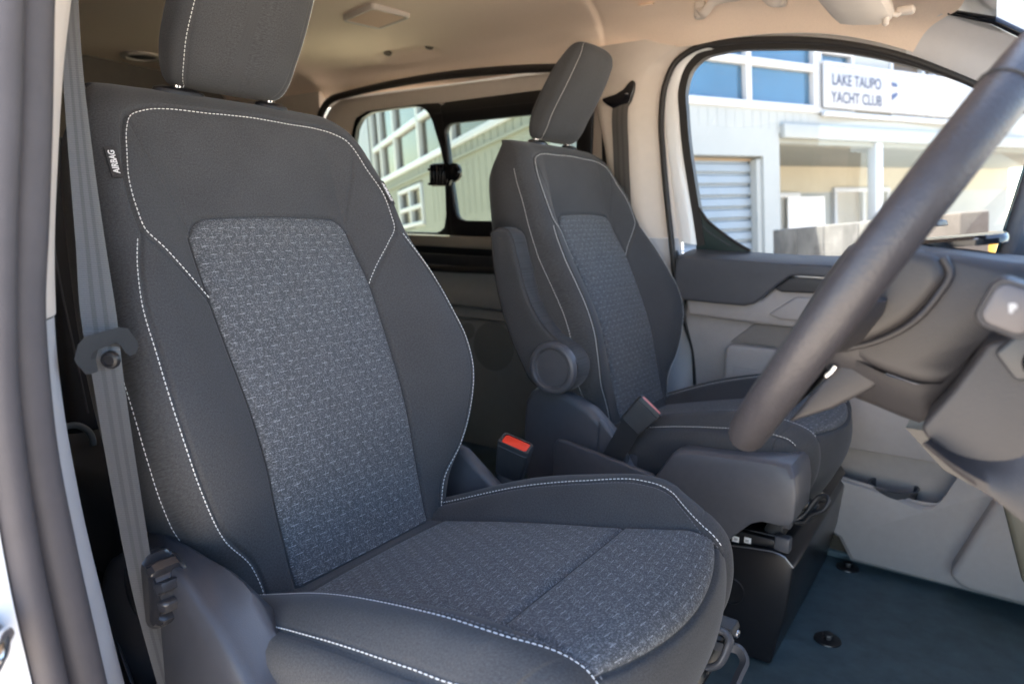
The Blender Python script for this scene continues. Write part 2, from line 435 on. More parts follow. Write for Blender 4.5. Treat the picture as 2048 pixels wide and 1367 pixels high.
yy = np.sin(np.linspace(-np.pi/2, np.pi/2, ny)) * .55 + np.linspace(-1, 1, ny) * .45
for s in sx:
    for y in yy:
        x0 = -3.0; yq = y * .90; x = x0 + (front_x(abs(yq)) - x0) * s
        yv = y * float(edge_y(x)); x = x0 + (float(front_x(abs(yv))) - x0) * s
        V.append((x, yv, float(head_z(x, yv))))
V = np.array(V)
# pressed hollow with two screw seats beside the far roof edge
hx, hy = -1.81, .845
dx = (V[:, 0] - hx) / .135; dy = (V[:, 1] - hy) / .034
V[:, 2] += 0.020 * np.clip(1.25 - (np.abs(dx) ** 4 + np.abs(dy) ** 4), 0, 1) ** .7
struct(mk("ceiling", V, rgrid(len(sx), ny), M['head']))

# rear and lower body walls that close the van (dark lining, far from the light)
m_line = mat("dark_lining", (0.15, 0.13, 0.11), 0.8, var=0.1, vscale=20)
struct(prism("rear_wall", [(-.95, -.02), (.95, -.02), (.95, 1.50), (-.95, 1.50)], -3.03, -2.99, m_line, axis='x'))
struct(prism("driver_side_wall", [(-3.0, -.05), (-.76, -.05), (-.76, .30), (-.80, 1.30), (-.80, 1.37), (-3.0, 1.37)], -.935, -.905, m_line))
struct(prism("passenger_side_wall", [(-3.0, -.05), (-2.37, -.05), (-2.37, 1.36), (-3.0, 1.36)], .915, .945, M['cream']))
struct(prism("firewall", [(-.95, -.05), (.95, -.05), (.95, .80), (-.95, .80)], .88, .92, M['black'], axis='x'))

# outer roof skin and body sides
V = []; rx = np.linspace(-3.02, -.06, 60)
for x in rx:
    e = float(edge_z(x))
    for y, z in ((-.905, e + .004), (-.915, e + .03), (-.88, e + .085), (-.75, e + .145), (-.4, e + .185), (0, e + .195), (.4, e + .185), (.75, e + .145), (.88, e + .085), (.915, e + .03), (.905, e + .004)): V.append((x, y * (1.05 if x < -.95 else 1), z))
struct(mk("roof", V, rgrid(60, 11), M['white'], sharp=40))
for nm, pts in (("body_side", [(-3.0, 1.30), (-.84, 1.30), (-.84, 1.40), (-3.0, 1.40)]), ("body_side", [(-3.0, -.12), (-.67, -.12), (-.67, .30), (-.80, .76), (-3.0, .76)]), ("body_side", [(-1.09, .765), (-.80, .765), (-.855, 1.295), (-1.09, 1.295)]), ("body_side", [(-.66, -.12), (.9, -.12), (.9, .04), (-.66, .04)])):
    struct(prism(nm, pts, .962, .975, M['white']))

# ---- near door pillar of the driver's opening: rubber seals, cream upper trim, grey lower trim
cr = [(-.74, -.735, 1.20), (-.74, -.752, 1.12), (-.74, -.768, 1.055), (-.74, -.793, .945), (-.74, -.804, .872), (-.74, -.811, .788), (-.74, -.811, .642), (-.74, -.806, .539), (-.74, -.794, .457), (-.74, -.779, .356), (-.74, -.76, .20), (-.74, -.75, .0)]
cl = [(-.64, -.80, 1.20), (-.64, -.817, 1.11), (-.64, -.831, 1.024), (-.64, -.846, .90), (-.64, -.856, .83), (-.64, -.862, .76), (-.64, -.861, .674), (-.64, -.853, .60), (-.64, -.844, .533), (-.64, -.836, .432), (-.64, -.82, .25), (-.64, -.81, .0)]
cr, cl = spline(cr, 90), spline(cl, 90)
cr[:, 2] = cl[:, 2] = np.linspace(1.20, 0, 90)
def resam(P0, z): return np.stack([np.interp(z, P0[::-1, 2], P0[::-1, k]) for k in range(3)], 1)
def pillar_trim(name, z0, z1, m, mir=1, push=0.0):
    zz = np.linspace(z0, z1, 60); a = np.stack([np.full(60, -.74), np.interp(zz, cr[::-1, 2], cr[::-1, 1]), zz], 1)
    b = np.stack([np.full(60, -.64), np.interp(zz, cl[::-1, 2], cl[::-1, 1]), zz], 1)
    rows = []
    for i in range(60):
        bulge = np.array((0.30, 0.95, 0)) ; A_, B_ = a[i], b[i]
        e = [A_ + np.array((-.06, -.10, 0)), A_ + np.array((-.012, -.012, 0)), A_ + np.array((0, .004, 0))]
        for t in np.linspace(.08, .95, 10): e.append(A_ + (B_ - A_) * t + np.array((.006, .012, 0)) * math.sin(math.pi * t))
        e += [B_, B_ + np.array((.008, -.02, 0))]
        rows += [p + np.array((0, push, 0)) for p in e]
    rows = np.array(rows); nc = len(rows) // 60
    return mk(name, rows, rgrid(60, nc), m, None, sharp=60)
struct(pillar_trim("upper_pillar_trim", 1.20, .772, M['cream']))
struct(pillar_trim("lower_pillar_trim", .770, .0, M['greytrim'], push=-.0015))
sa = [(-.62, -.825, 1.17), (-.62, -.848, 1.017), (-.62, -.858, .929), (-.62, -.869, .844), (-.62, -.876, .794), (-.62, -.879, .731), (-.62, -.879, .674), (-.62, -.873, .583), (-.62, -.862, .464), (-.62, -.842, .25), (-.62, -.83, .03)]
sb = [(-.60, -.848, 1.17), (-.60, -.871, 1.008), (-.60, -.881, .925), (-.60, -.892, .845), (-.60, -.897, .797), (-.60, -.902, .738), (-.60, -.903, .671), (-.60, -.900, .581), (-.60, -.893, .489), (-.60, -.875, .27), (-.60, -.86, .03)]
struct(tube("door_seal", np.array(sa) + np.array((-.004, .003, 0)), .0175, M['rubber'], n=18, res=90))
struct(tube("door_seal", np.array(sb) + np.array((0, .001, 0)), .0125, M['rubber'], n=18, res=90))
gv = np.array(sb)
# painted door jamb outside the seals with its striker loop
jb = spline(gv + np.array((.006, -.0125, 0)), 60); V = []
for p in jb: V += [p + np.array((-.03, .004, 0)), p, p + np.array((.004, -.014, 0)), p + np.array((-.006, -.07, 0)), p + np.array((-.05, -.10, 0)), p + np.array((-.3, -.11, 0))]
struct(mk("door_jamb", V, rgrid(60, 6), M['white'], sharp=40))
st = thing("door_striker", "bright steel striker loop on the white door jamb", "striker", (-.575, -.935, .53))
tube("loop", [(-.575, -.925, .553), (-.553, -.935, .560), (-.537, -.945, .556), (-.540, -.955, .540), (-.555, -.955, .530), (-.580, -.95, .528)], .006, M['chrome'], st, res=24)
lathe("striker_plate", (-.59, -.945, .543), (1, -.2, 0), [(.0, 0), (.026, 0), (.026, .004), (.02, .007), (0, .007)], M['steel'], st)

# ================================================================== FRONT SEATS
SO = np.array((-.50, -.44, 0.0)); AS = R(20.33)
VH = np.array((-math.sin(AS), 0, math.cos(AS))); NH = np.array((math.cos(AS), 0, math.sin(AS)))
B0 = np.array((-.745, -.44, .392)) + NH * .035
vk = [-.06, 0, .03, .08, .14, .19, .24, .30, .37, .455, .52, .57, .61, .64, .68]
k_s = [.160, .168, .178, .216, .241, .252, .255, .252, .245, .220, .217, .204, .182, .166, .150]
k_nS = [-.02, -.003, .005, .030, .055, .069, .071, .061, .045, .026, .020, .010, .005, .0, -.01]
k_w = [.185, .200, .215, .246, .268, .277, .279, .276, .269, .257, .248, .240, .230, .216, .19]
k_p = [.125, .128, .129, .131, .132, .134, .136, .139, .141, .137, .135, .135, .135, .130, .120]
k_nP = [0, .0, .003, .008, .016, .018, .016, .011, .004, -.010, -.010, -.004, .0, .0, -.006]
VT = .688
PTOP = .487
def seams_back():
    """seam polylines on the backrest front in (u,v)"""
    up = [(.143, .366), (.165, .395), (.195, .430), (.216, .456), (.2185, .48), (.217, .52), (.204, .567), (.196, .594), (.182, .619), (.160, .630), (.06, .638), (0, .640)]
    up = spline(up, 90)
    B = spline([(.216, .456), (.233, .41), (.246, .36), (.252, .30), (.2555, .24), (.252, .19), (.241, .14), (.217, .08), (.178, .03), (.168, .0), (.163, -.03)], 120)
    dart = spline([(.186, .612), (.176, .575), (.152, .515), (.137, .477)], 40)
    return up, B, dart
s_up, s_B, s_dart = seams_back()
def front_n(u, v):
    au = np.abs(u); s, nS, w_, p, nP = (herm(vk, k, v) for k in (k_s, k_nS, k_w, k_p, k_nP))
    t2 = np.clip((au - p) / (s - p), 0, 1); q = np.clip((au - s) / np.maximum(w_ - s, .004), 0, 1)
    d = np.minimum(.045, nS * .5 + .024)
    n_ = nP + (nS - nP) * np.sin(t2 * np.pi / 2) ** 1.15 - d * (1 - np.sqrt(np.maximum(0, 1 - q * q)))
    # soft padding inside the centre field
    n_ = n_ + .004 * np.clip(1 - (au / p) ** 2, 0, 1)
    return n_
def top_f(v): return np.sqrt(np.maximum(0, 1 - np.clip((v - .622) / (VT - .622), 0, 1) ** 2))
NMID = -.066
def pdist(u, v, P):
    d = np.full(u.shape, 9.0)
    a = P[:-1]; b = P[1:]
    for k in range(len(a)):
        e = b[k] - a[k]; L2 = e @ e + 1e-12
        t = np.clip(((u - a[k, 0]) * e[0] + (v - a[k, 1]) * e[1]) / L2, 0, 1)
        d = np.minimum(d, np.hypot(u - a[k, 0] - t * e[0], v - a[k, 1] - t * e[1]))
    return d
def ptop(s): return PTOP - .005 * s * s - .024 * np.clip((np.abs(s) - .80) / .2, 0, 1) ** 2.4
def surf_back(u, v, groove=True):
    n_ = front_n(u, v)
    if groove:
        au = np.abs(u)
        for P, dep, sg in ((s_up, .0042, .0021), (s_B, .0040, .0021), (s_dart, .0026, .0018)):
            n_ = n_ - dep * np.exp(-(pdist(au, v, P) / sg) ** 2)
        # seat insert: welt groove round the centre panel
        p = herm(vk, k_p, v); sN = np.clip(u / p, -1, 1)
        dpan = np.where(v < ptop(sN), np.abs(au - p), 9.0); dtop = np.where(au <= p, np.abs(v - ptop(sN)), 9.0)
        n_ = n_ - .0055 * np.exp(-(np.minimum(dpan, dtop) / .0032) ** 2)
    f = top_f(v)
    return NMID + (n_ - NMID) * f
def back_pt(u, v, n_):
    u = np.asarray(u, float)
    return B0 + np.stack([np.zeros_like(u), u, np.zeros_like(u)], -1) + np.asarray(v)[..., None] * VH + np.asarray(n_)[..., None] * NH
def back_with_normals(poly, off=.0006, sgn=1):
    u = poly[:, 0] * sgn; v = poly[:, 1]; e = .003
    n0 = surf_back(u, v, False); P = back_pt(u, v, n0)
    du = back_pt(u + e, v, surf_back(u + e, v, False)) - P; dv = back_pt(u, v + e, surf_back(u, v + e, False)) - P
    N_ = np.cross(du, dv); N_ /= np.linalg.norm(N_, axis=1)[:, None]
    return P + N_ * off, N_
def shift2(poly, d):
    t = np.gradient(poly, axis=0); t /= np.linalg.norm(t, axis=1)[:, None]; return poly + np.stack([-t[:, 1], t[:, 0]], 1) * d

def build_backrest(T):
    vs = np.r_[np.linspace(-.06, .616, 300), .622 + (VT - .622) * np.sin(np.linspace(0, np.pi / 2, 40))]
    a = np.linspace(-1, 1, 300); a = .62 * a + .38 * np.sin(a * np.pi / 2)
    Vg, Ug = np.meshgrid(vs, a, indexing='ij'); Wg = herm(vk, k_w, Vg); U_ = Ug * Wg
    N_ = surf_back(U_, Vg); front = back_pt(U_, Vg, N_)
    rows = []; f = top_f(vs); wv = herm(vk, k_w, vs)
    nE = N_[:, -1]; nB = NMID + (np.interp(vs, [-.06, .2, .5, .62, VT], [-.10, -.135, -.14, -.125, -.10]) - NMID) * f
    side = []
    for t in np.linspace(0, 1, 16)[1:]:
        n_ = nE + (nB - nE) * t; uu = wv - .034 * t ** 3.2 + .005 * math.sin(math.pi * t) * f
        side.append(back_pt(uu, vs, n_))
    mid = []
    for t in np.linspace(0, 1, 14)[1:-1]:
        ub = (wv - .034) * (1 - 2 * t); mid.append(back_pt(ub, vs, nB - .008 * math.sin(math.pi * t) * f))
    oth = []
    for t in np.linspace(1, 0, 16)[:-1]:
        n_ = nE + (nB - nE) * t; uu = -(wv - .034 * t ** 3.2 + .005 * math.sin(math.pi * t) * f); oth.append(back_pt(uu, vs, n_))
    ringv = np.concatenate([front, np.stack(side, 1), np.stack(mid, 1), np.stack(oth, 1)], 1)
    nr, nc = ringv.shape[:2]
    uv = np.zeros((nr, nc, 2)); uv[:, :300, 0] = U_; uv[:, 300:, 0] = .3 + np.cumsum(np.linalg.norm(np.diff(ringv[:, 299:], axis=1), axis=2), 1); uv[:, :, 1] = vs[:, None]
    F_ = rgrid(nr, nc, True) + [tuple(range(nc))[::-1]]
    br = mk("backrest", ringv.reshape(-1, 3), F_, M['fabric'], T, uv=uv.reshape(-1, 2))
    # centre panel of patterned cloth
    ns, nr2 = 110, 170; s = np.linspace(-1, 1, ns); s = .8 * s + .2 * np.sin(s * np.pi / 2); r = np.linspace(0, 1, nr2)
    Rg, Sg = np.meshgrid(r, s, indexing='ij'); Vp = -.02 + (ptop(Sg) + .02 - .001) * Rg; Up = Sg * (herm(vk, k_p, Vp) - .0012)
    de = np.minimum((1 - np.abs(Sg)) * .13, (1 - Rg) * .48)
    Np = front_n(Up, Vp) + .0028 - .0058 * np.exp(-de / .0032)
    mk("centre_panel", back_pt(Up, Vp, Np).reshape(-1, 3), rgrid(nr2, ns), M['panel'], T, uv=np.stack([Up, Vp], -1).reshape(-1, 2))
    # white topstitching: shoulder contour, side seams, outer flank seams
    rowsP, rowsN = [], []
    loop = np.concatenate([s_up, s_up[::-1][1:] * np.array((-1, 1))]); lp = spline(loop[::2], 420)
    for poly, sg in ((shift2(lp, .0046), 1),):
        P, N_ = back_with_normals(poly, .0004, sg); rowsP.append(P); rowsN.append(N_)
    for sg in (1, -1):
        P, N_ = back_with_normals(shift2(spline(s_B[3:], 260), .0048 ), .0004, sg)
        rowsP.append(P); rowsN.append(N_)
        vv = np.linspace(.60, .0, 260); wv2 = herm(vk, k_w, vv); nn = front_n(wv2, vv); nn = NMID + (nn - NMID) * top_f(vv) - .004
        P = back_pt(sg * (wv2 + .0006), vv, nn); N_ = np.tile(np.array((0., sg, 0.)), (260, 1)) * .8 + NH * .5
        rowsP.append(P); rowsN.append(N_)
    dashes("stitching", rowsP, rowsN, M['thread'], T, L=.0043, gap=.0017, wd=.0013, ht=.0006)
    return br

# headrest
HC = [(1.030, -.948), (1.06, -.938), (1.10, -.922), (1.15, -.905), (1.20, -.890), (1.262, -.872)]
def build_headrest(T):
    zs = [1.038, 1.041, 1.049, 1.063, 1.094, 1.13, 1.17, 1.208, 1.236, 1.256, 1.2645, 1.268]
    xf = [-.957, -.942, -.931, -.921, -.909, -.893, -.877, -.865, -.860, -.866, -.874, -.882]
    xb = [-.966, -.976, -.983, -.987, -.985, -.974, -.957, -.938, -.917, -.900, -.892, -.887]
    wd = [.078, .094, .102, .107, .1115, .1125, .1105, .107, .101, .090, .074, .052]
    xf = [a + (z - 1.10) * .15 - .018 for a, z in zip(xf, zs)]; xb = [a + (z - 1.10) * .12 - .018 for a, z in zip(xb, zs)]; wd = [a * .915 for a in wd]
    zs = [z - .010 * max(0, (z - 1.05) / .2) for z in zs]
    ss = np.r_[0, np.cumsum(np.hypot(np.diff(zs), np.diff(xf)))]; q = np.linspace(0, ss[-1], 90)
    Z, XF, XB, W_ = (herm(ss, k, q) for k in (zs, xf, xb, wd))
    na = 120; V, UV = [], []
    for i in range(90):
        xc, h = (XF[i] + XB[i]) / 2, (XF[i] - XB[i]) / 2
        for k in range(na):
            t = 2 * math.pi * k / na; c, s = math.cos(t), math.sin(t); e = 2 / 3.6
            yv = W_[i] * math.copysign(abs(s) ** e, s); xv = h * math.copysign(abs(c) ** e, c)
            # front face slightly crowned, seam pinched at the front edge
            xv += (.006 * (1 - (yv / W_[i]) ** 2)) * (1 if c > 0 else -.3)
            ang = abs(abs(math.degrees(math.atan2(s, c))) - 47); pin = -.0022 * math.exp(-(ang / 1.8) ** 2)
            V.append((xc + xv + pin * (1 if c > 0 else -1) * .7, SO[1] + yv * (1 + pin / .12), Z[i])); UV.append((t * .1, q[i]))
    F_ = rgrid(90, na, True) + [tuple(range(na))[::-1], tuple(89 * na + j for j in range(na))]
    h = mk("headrest", V, F_, M['fabric'], T, uv=UV, sharp=70)
    A = np.array(V).reshape(90, na, 3)
    rows, nrm = [], []
    for sgn in (1, -1):
        k = int(round((72 if sgn > 0 else 310) / 360 * na)) % na
        P = A[4:88, k].copy(); tail = [A[4, (k + sgn * j) % na] for j in range(1, 9)]
        tail = [p + np.array((0, 0, -.004 + .0010 * j)) for j, p in enumerate(tail)]
        P = np.concatenate([np.array(tail)[::-1], P]); P = spline(P, 240)
        c = np.array((0, SO[1], 0)); N_ = P - np.array((-.93, SO[1], 0)); N_[:, 2] = 0; N_ /= np.linalg.norm(N_, axis=1)[:, None]
        rows.append(P + N_ * .0009); nrm.append(N_)
    dashes("headrest_stitching", rows, nrm, M['thread'], h, L=.0040, gap=.0017, wd=.0012, ht=.0006)
    for sg in (-1, 1):
        y = SO[1] + sg * .077
        ps = tube("post", [(-1.000, y, .98), (-.993, y, 1.012), (-.985, y, 1.048)], .0062, M['chrome'], T, n=16)
        V = []; nn = 28
        for (hh, r) in ((-.01, 1.0), (.026, 1.0), (.033, .9), (.036, .6)):
            for k in range(nn):
                t = 2 * math.pi * k / nn; V.append((-.984 + .018 * r * math.cos(t) + hh * .1, y + (.030 + (.010 if sg < 0 else 0)) * r * math.sin(t), 1.000 + hh - .25 * .018 * r * math.cos(t)))
        mk("post_guide", V, rgrid(4, nn, True) + [tuple(3 * nn + j for j in range(nn))], M['black'], T, sharp=40)
    return h

# cushion
xc_ = [-.80, -.74, -.69, -.55, -.46, -.37, -.30, -.26, -.238, -.222, -.216, -.218, -.237, -.273]
zc_ = [.355, .374, .384, .418, .438, .456, .467, .470, .465, .450, .425, .385, .335, .265]
CT = np.r_[0, np.cumsum(np.hypot(np.diff(xc_), np.diff(zc_)))]
tk = [0, .063, .115, .259, .351, .443, .514, .554, .580, .605, .632, .672, .723, .80]
k_p2 = [.136, .138, .138, .139, .140, .141, .150, .158, .158, .157, .156, .155, .153, .150]
k_uc = [.165, .172, .176, .190, .199, .206, .194, .166, .1600, .159, .158, .157, .155, .152]
k_hc = [.0, .006, .016, .036, .041, .041, .026, .007, .002, .0, .0, .0, .0, .0]
k_uo = [.195, .205, .225, .256, .261, .262, .256, .240, .232, .228, .226, .224, .222, .215]
k_ho = [-.01, -.0, .006, .022, .020, .012, .002, -.004, -.005, -.005, -.005, -.005, -.005, -.005]
def cush(u, t, extra=0.0, groove=True):
    au = np.abs(u); p, uc, hc, uo, ho = (herm(tk, k, t) for k in (k_p2, k_uc, k_hc, k_uo, k_ho))
    a1 = np.clip((au - p) / np.maximum(uc - p, .002), 0, 1); a2 = np.clip((au - uc) / np.maximum(uo - uc, .01), 0, 1.0)
    h = hc * np.sin(a1 * np.pi / 2) ** 1.1 + (ho - hc) * (a2 ** 1.8) + .010 * np.sin(a2 * np.pi)
    h = h + .003 * np.clip(1 - (au / p) ** 2, 0, 1)
    if groove:
        h = h - .0045 * np.exp(-((au - p) / .003) ** 2) * (t < .60) - .0036 * np.exp(-((au - uc) / .0022) ** 2) * (t < .60) - .0036 * np.exp(-((au - uo + .004) / .0022) ** 2) * (t < .60)
        h = h - .0042 * np.exp(-((t - (.443 - .0 * au)) / .004) ** 2) * (au < p)
        h = h - .0048 * np.exp(-((t - (.583 + .012 * (1 - (au / .158) ** 2))) / .003) ** 2) * (au < .16)
        h = h - .003 * np.exp(-((t - .125) / .003) ** 2) * (au < p)
    x = herm(tk, xc_, t); z = herm(tk, zc_, t); e = .002
    tx = herm(tk, xc_, t + e) - herm(tk, xc_, t - e); tz = herm(tk, zc_, t + e) - herm(tk, zc_, t - e); L = np.hypot(tx, tz) + 1e-9
    nx, nz = -tz / L, tx / L
    kf = np.clip((x + .42) / .20, 0, 1); kf = kf * kf * (3 - 2 * kf); kf = np.maximum(kf, (t > .56) * 1.0)
    pull = .023 * (au / .16) ** 2 * kf
    H = h + extra
    return np.stack([x + nx * H - pull, SO[1] + u, z + nz * H], -1)
tk = list(CT)
def t_at(x): return np.interp(x, xc_[:11], CT[:11])
def build_cushion(T):
    ts = np.r_[np.linspace(0, .66, 280), np.linspace(.665, CT[-1], 40)]
    a = np.linspace(-1, 1, 280); Tg, Ag = np.meshgrid(ts, a, indexing='ij')
    W_ = herm(tk, k_uo, Tg) + .004; top = cush(Ag * W_, Tg)
    cols = [top]; L = []
    for sg in (1, -1):
        e = top[:, -1 if sg > 0 else 0]; sd = []
        for j, (du, dz) in enumerate(((.006, -.004), (.012, -.012), (.016, -.024), (.018, -.045), (.018, -.075), (.014, -.105), (.0, -.13))):
            q = e.copy(); q[:, 1] += sg * du; q[:, 2] = np.maximum(q[:, 2] + dz, np.minimum(q[:, 2], .24)); q[:, 0] -= .10 * abs(dz) * (ts > .5); sd.append(q)
        L.append(np.stack(sd if sg > 0 else sd[::-1], 1))
    G = np.concatenate([L[1], top, L[0]], 1); nr, nc = G.shape[:2]
    uv = np.zeros((nr, nc, 2)); uv[:, 1:, 0] = np.cumsum(np.linalg.norm(np.diff(G, axis=1), axis=2), 1); uv[..., 1] = ts[:, None]
    c = mk("cushion", G.reshape(-1, 3), rgrid(nr, nc), M['fabric'], T, uv=uv.reshape(-1, 2))
    # patterned seat panels: rear field and front field meet at the cross seam
    for nm, ta, tb in (("seat_panel", .127, .4415), ("seat_panel", .4445, .5815)):
        ns, nr2 = 110, 130; s = np.linspace(-1, 1, ns); r = np.linspace(0, 1, nr2); Rg, Sg = np.meshgrid(r, s, indexing='ij')
        tbb = tb + (.012 * (1 - Sg * Sg) if tb > .5 else 0); Tp = ta + (tbb - ta) * Rg
        Up = Sg * (herm(tk, k_p2, Tp) - .001)
        de = np.minimum(np.minimum((1 - np.abs(Sg)) * .14, Rg * (tb - ta)), (1 - Rg) * (tb - ta))
        Pp = cush(Up, Tp, .0026 - .0056 * np.exp(-de / .0030), False)
        mk(nm, Pp.reshape(-1, 3), rgrid(nr2, ns), M['panel'], T, uv=np.stack([Tp * 1.0 + 3, Up + 3], -1)[..., ::-1].reshape(-1, 2))
    rows, nrm, rd, nd = [], [], [], []
    def line(tt, uu, off):
        e = .002; P = cush(uu, tt, off, False); dt = cush(uu, tt + e, off, False) - cush(uu, tt - e, off, False); du = cush(uu + e, tt, off, False) - cush(uu - e, tt, off, False)
        N_ = np.cross(dt, du); N_ /= np.linalg.norm(N_, axis=1)[:, None]; N_ *= np.sign(N_[:, 2:3] + 1e-6); return P, N_
    tt = np.linspace(.06, .590, 420)
    for sg in (1, -1):
        P, N_ = line(tt, sg * (herm(tk, k_uc, tt) + .004), .0005); rows.append(P); nrm.append(N_)
        P, N_ = line(tt, sg * (herm(tk, k_uc, tt) - .005), .0002); rd.append(P); nd.append(N_)
        t2 = np.linspace(.10, .60, 400); P, N_ = line(t2, sg * (herm(tk, k_uo, t2) - .004), .0005); rows.append(P); nrm.append(N_)
    dashes("stitching", rows, nrm, M['thread'], T, L=.0043, gap=.0017, wd=.0013, ht=.0006)
    dashes("grey_stitching", rd, nd, M['threaddark'], T, L=.0036, gap=.002, wd=.0013, ht=.0005)
    return c

def airbag_tag(T, u, v, ang, flip):
    """woven flag sewn into the side seam"""
    P, N_ = back_with_normals(np.array([(u, v), (u, v + .001)]), .002); p = P[0]; n_ = N_[0]
    up2 = VH * math.cos(ang) + np.array((0, 1, 0)) * math.sin(ang)
    up2 = up2 - n_ * (up2 @ n_); up2 /= np.linalg.norm(up2); side = np.cross(up2, n_)
    V = []
    for z in (-.0004, .0005):
        for a_, b_ in ((-.0225, -.0065), (.0225, -.0065), (.0225, .0065), (-.0225, .0065)): V.append(p + up2 * a_ + side * b_ + n_ * z)
    t_ = mk("airbag_tag", V, [(0, 1, 2, 3), (7, 6, 5, 4), (0, 4, 5, 1), (1, 5, 6, 2), (2, 6, 7, 3), (3, 7, 4, 0)], M['plasticd'], T, smooth=False)
    xd, yd = (up2, -side) if not flip else (-up2, side)
    if np.cross(xd, yd) @ n_ < 0: yd = -yd
    text_mesh("lettering", "AIRBAG", .0098, frame(p + n_ * .0009, xd, yd), M['label'], t_, bold=.0003)

G_SEAT = "front seats of the van"
seat = thing("front_seat", "charcoal driver's seat with white stitching, nearest the open door", "car seat", SO, G_SEAT)
build_backrest(seat); build_headrest(seat); n_kids = set(c.name for c in seat.children); build_cushion(seat)
cush_parts = set(c.name for c in seat.children) - n_kids
PSH = Vector((.013, .92, .011))
pseat = seat.copy(); COL.objects.link(pseat); pseat.location = seat.location + PSH
pseat["label"] = "charcoal passenger seat with a folded-up armrest, beside the far door"
ORG[pseat.name] = Vector(pseat.location)
for ch in list(seat.children):
    c = ch.copy(); COL.objects.link(c); c.parent = pseat
    if ch.name in cush_parts: c.location = (-.023, 0, -.025)
    ORG[c.name] = ORG[pseat.name]
    for g in list(ch.children):
        d = g.copy(); COL.objects.link(d); d.parent = c; ORG[d.name] = ORG[pseat.name]
airbag_tag(seat, -.2215, .545, .06, False)
airbag_tag(seat, .2215, .520, -.10, True)
t_ = B0.copy(); B0 = B0 + np.array(PSH); airbag_tag(pseat, .226, .545, -.10, True); B0 = t_

# ---- driver seat: outboard valance, recline knob, inboard hinge cover, base
top_ = [(-.86, .40), (-.84, .47), (-.79, .488), (-.74, .488), (-.69, .484), (-.645, .481), (-.615, .472), (-.592, .452), (-.575, .437), (-.545, .428), (-.50, .430), (-.44, .434), (-.36, .44), (-.28, .43), (-.22, .38)]
rid_ = [(-.86, .38), (-.83, .455), (-.77, .478), (-.72, .488), (-.675, .486), (-.640, .463), (-.612, .443), (-.588, .424), (-.56, .400), (-.51, .392), (-.45, .396), (-.37, .40), (-.29, .385), (-.23, .34), (-.20, .30)]
t_s, r_s = spline(top_, 80), spline(rid_, 80); V = []
for i in range(80):
    a, b = t_s[i], r_s[i]
    V += [(a[0], -.660, a[1] - .05), (a[0], -.690, a[1] - .006), (a[0], -.697, a[1])]
    for k in (.15, .35, .6, .85): V.append((a[0] + (b[0] - a[0]) * k, -.697 - .036 * k, a[1] + (b[1] - a[1]) * k - .004 * math.sin(math.pi * k)))
    V += [(b[0], -.7345, b[1]), (b[0], -.7395, b[1] - .006), (b[0], -.743, b[1] - .03), (b[0], -.745, b[1] * .55 + .08), (b[0], -.742, .16)]
mk("side_valance", V, rgrid(80, len(V) // 80), mat('valance_plastic', (.040, .041, .048), .42, .5, var=.08, vscale=60, bump=.3, bscale=900), seat, sharp=70)
kn = thing("x", "x", "x", (0, 0, 0)); bpy.data.objects.remove(kn)
# notched recline wheel
KC = np.array((-.714, -.742, .462)); V = []; nn = 120
prof = [(0.010, -.021), (.0335, -.021), (.036, -.016), (.0405, -.013), (.0415, -.008), (.0415, .008), (.0405, .013), (.036, .0165), (.030, .018), (.010, .018)]
for r, h in prof:
    for k in range(nn):
        t = 2 * math.pi * k / nn; g = math.sin(11 * t); rr = r - (.0078 * max(0, min(1, g * 1.5 + .1)) ** .7 if r > .037 else 0)
        V.append(KC + np.array((rr * math.cos(t), -h, rr * math.sin(t))))
mk("recline_knob", V, [f[::-1] for f in rgrid(len(prof), nn, True)] + [tuple(range(nn)), tuple((len(prof) - 1) * nn + j for j in range(nn))[::-1]], mat('knob_plastic', (.022, .022, .025), .2, .5), seat, sharp=40)
prism("hinge_cover", [(-.86, .36), (-.85, .44), (-.80, .465), (-.745, .455), (-.66, .395), (-.62, .36), (-.62, .25), (-.84, .25)], -.178, -.150, M['plastic'], seat, w_=.012, seg=4)
prism("seat_base", [(-.80, .02), (-.30, .02), (-.28, .25), (-.80, .27)], -.70, -.20, M['black'], seat, w_=.008)

# ---- passenger seat: inboard armrest, pivot cap, console shell, base box
arm_o = [(-.927, .826), (-.905, .838), (-.880, .832), (-.855, .775), (-.830, .70), (-.800, .648), (-.762, .612), (-.722, .588), (-.700, .556), (-.706, .520), (-.735, .492), (-.775, .490), (-.812, .506), (-.845, .553), (-.888, .640), (-.912, .72)]
A2 = spline(arm_o + arm_o[:1], 70)[:-1]
def arm_mesh():
    c = A2.mean(0); V = []; n = len(A2)
    T2 = np.roll(A2, -1, 0) - np.roll(A2, 1, 0); T2 /= np.linalg.norm(T2, axis=1)[:, None]; N2 = np.stack([T2[:, 1], -T2[:, 0]], 1)
    if ((A2 - c) * N2).sum() < 0: N2 = -N2
    lay = [(.022, .1490), (.008, .1480), (.0022, .1500), (.0012, .1525), (.0, .156), (.0, .178), (.0, .198), (.003, .206), (.012, .211)]
    for ins, y in lay:
        for p, q in zip(A2, N2): V.append((p[0] - q[0] * ins, y, p[1] - q[1] * ins))
    F_ = rgrid(len(lay), n, True) + [tuple(range(n))[::-1], tuple((len(lay) - 1) * n + j for j in range(n))]
    V = [(x, y + .006 * np.exp(-((np.hypot(x + .757, z - .545) - .053) / .004) ** 2), z) for x, y, z in V]
    return V, F_
V, F_ = arm_mesh(); UV = [(v[0], v[2]) for v in V]
arm = mk("armrest", V, F_, M['fabric'], pseat, uv=UV, sharp=60)
tube("armrest_seam", [(p[0], .1522, p[1]) for p in A2], .0010, M['rubberb'], arm, n=6, closed=True)
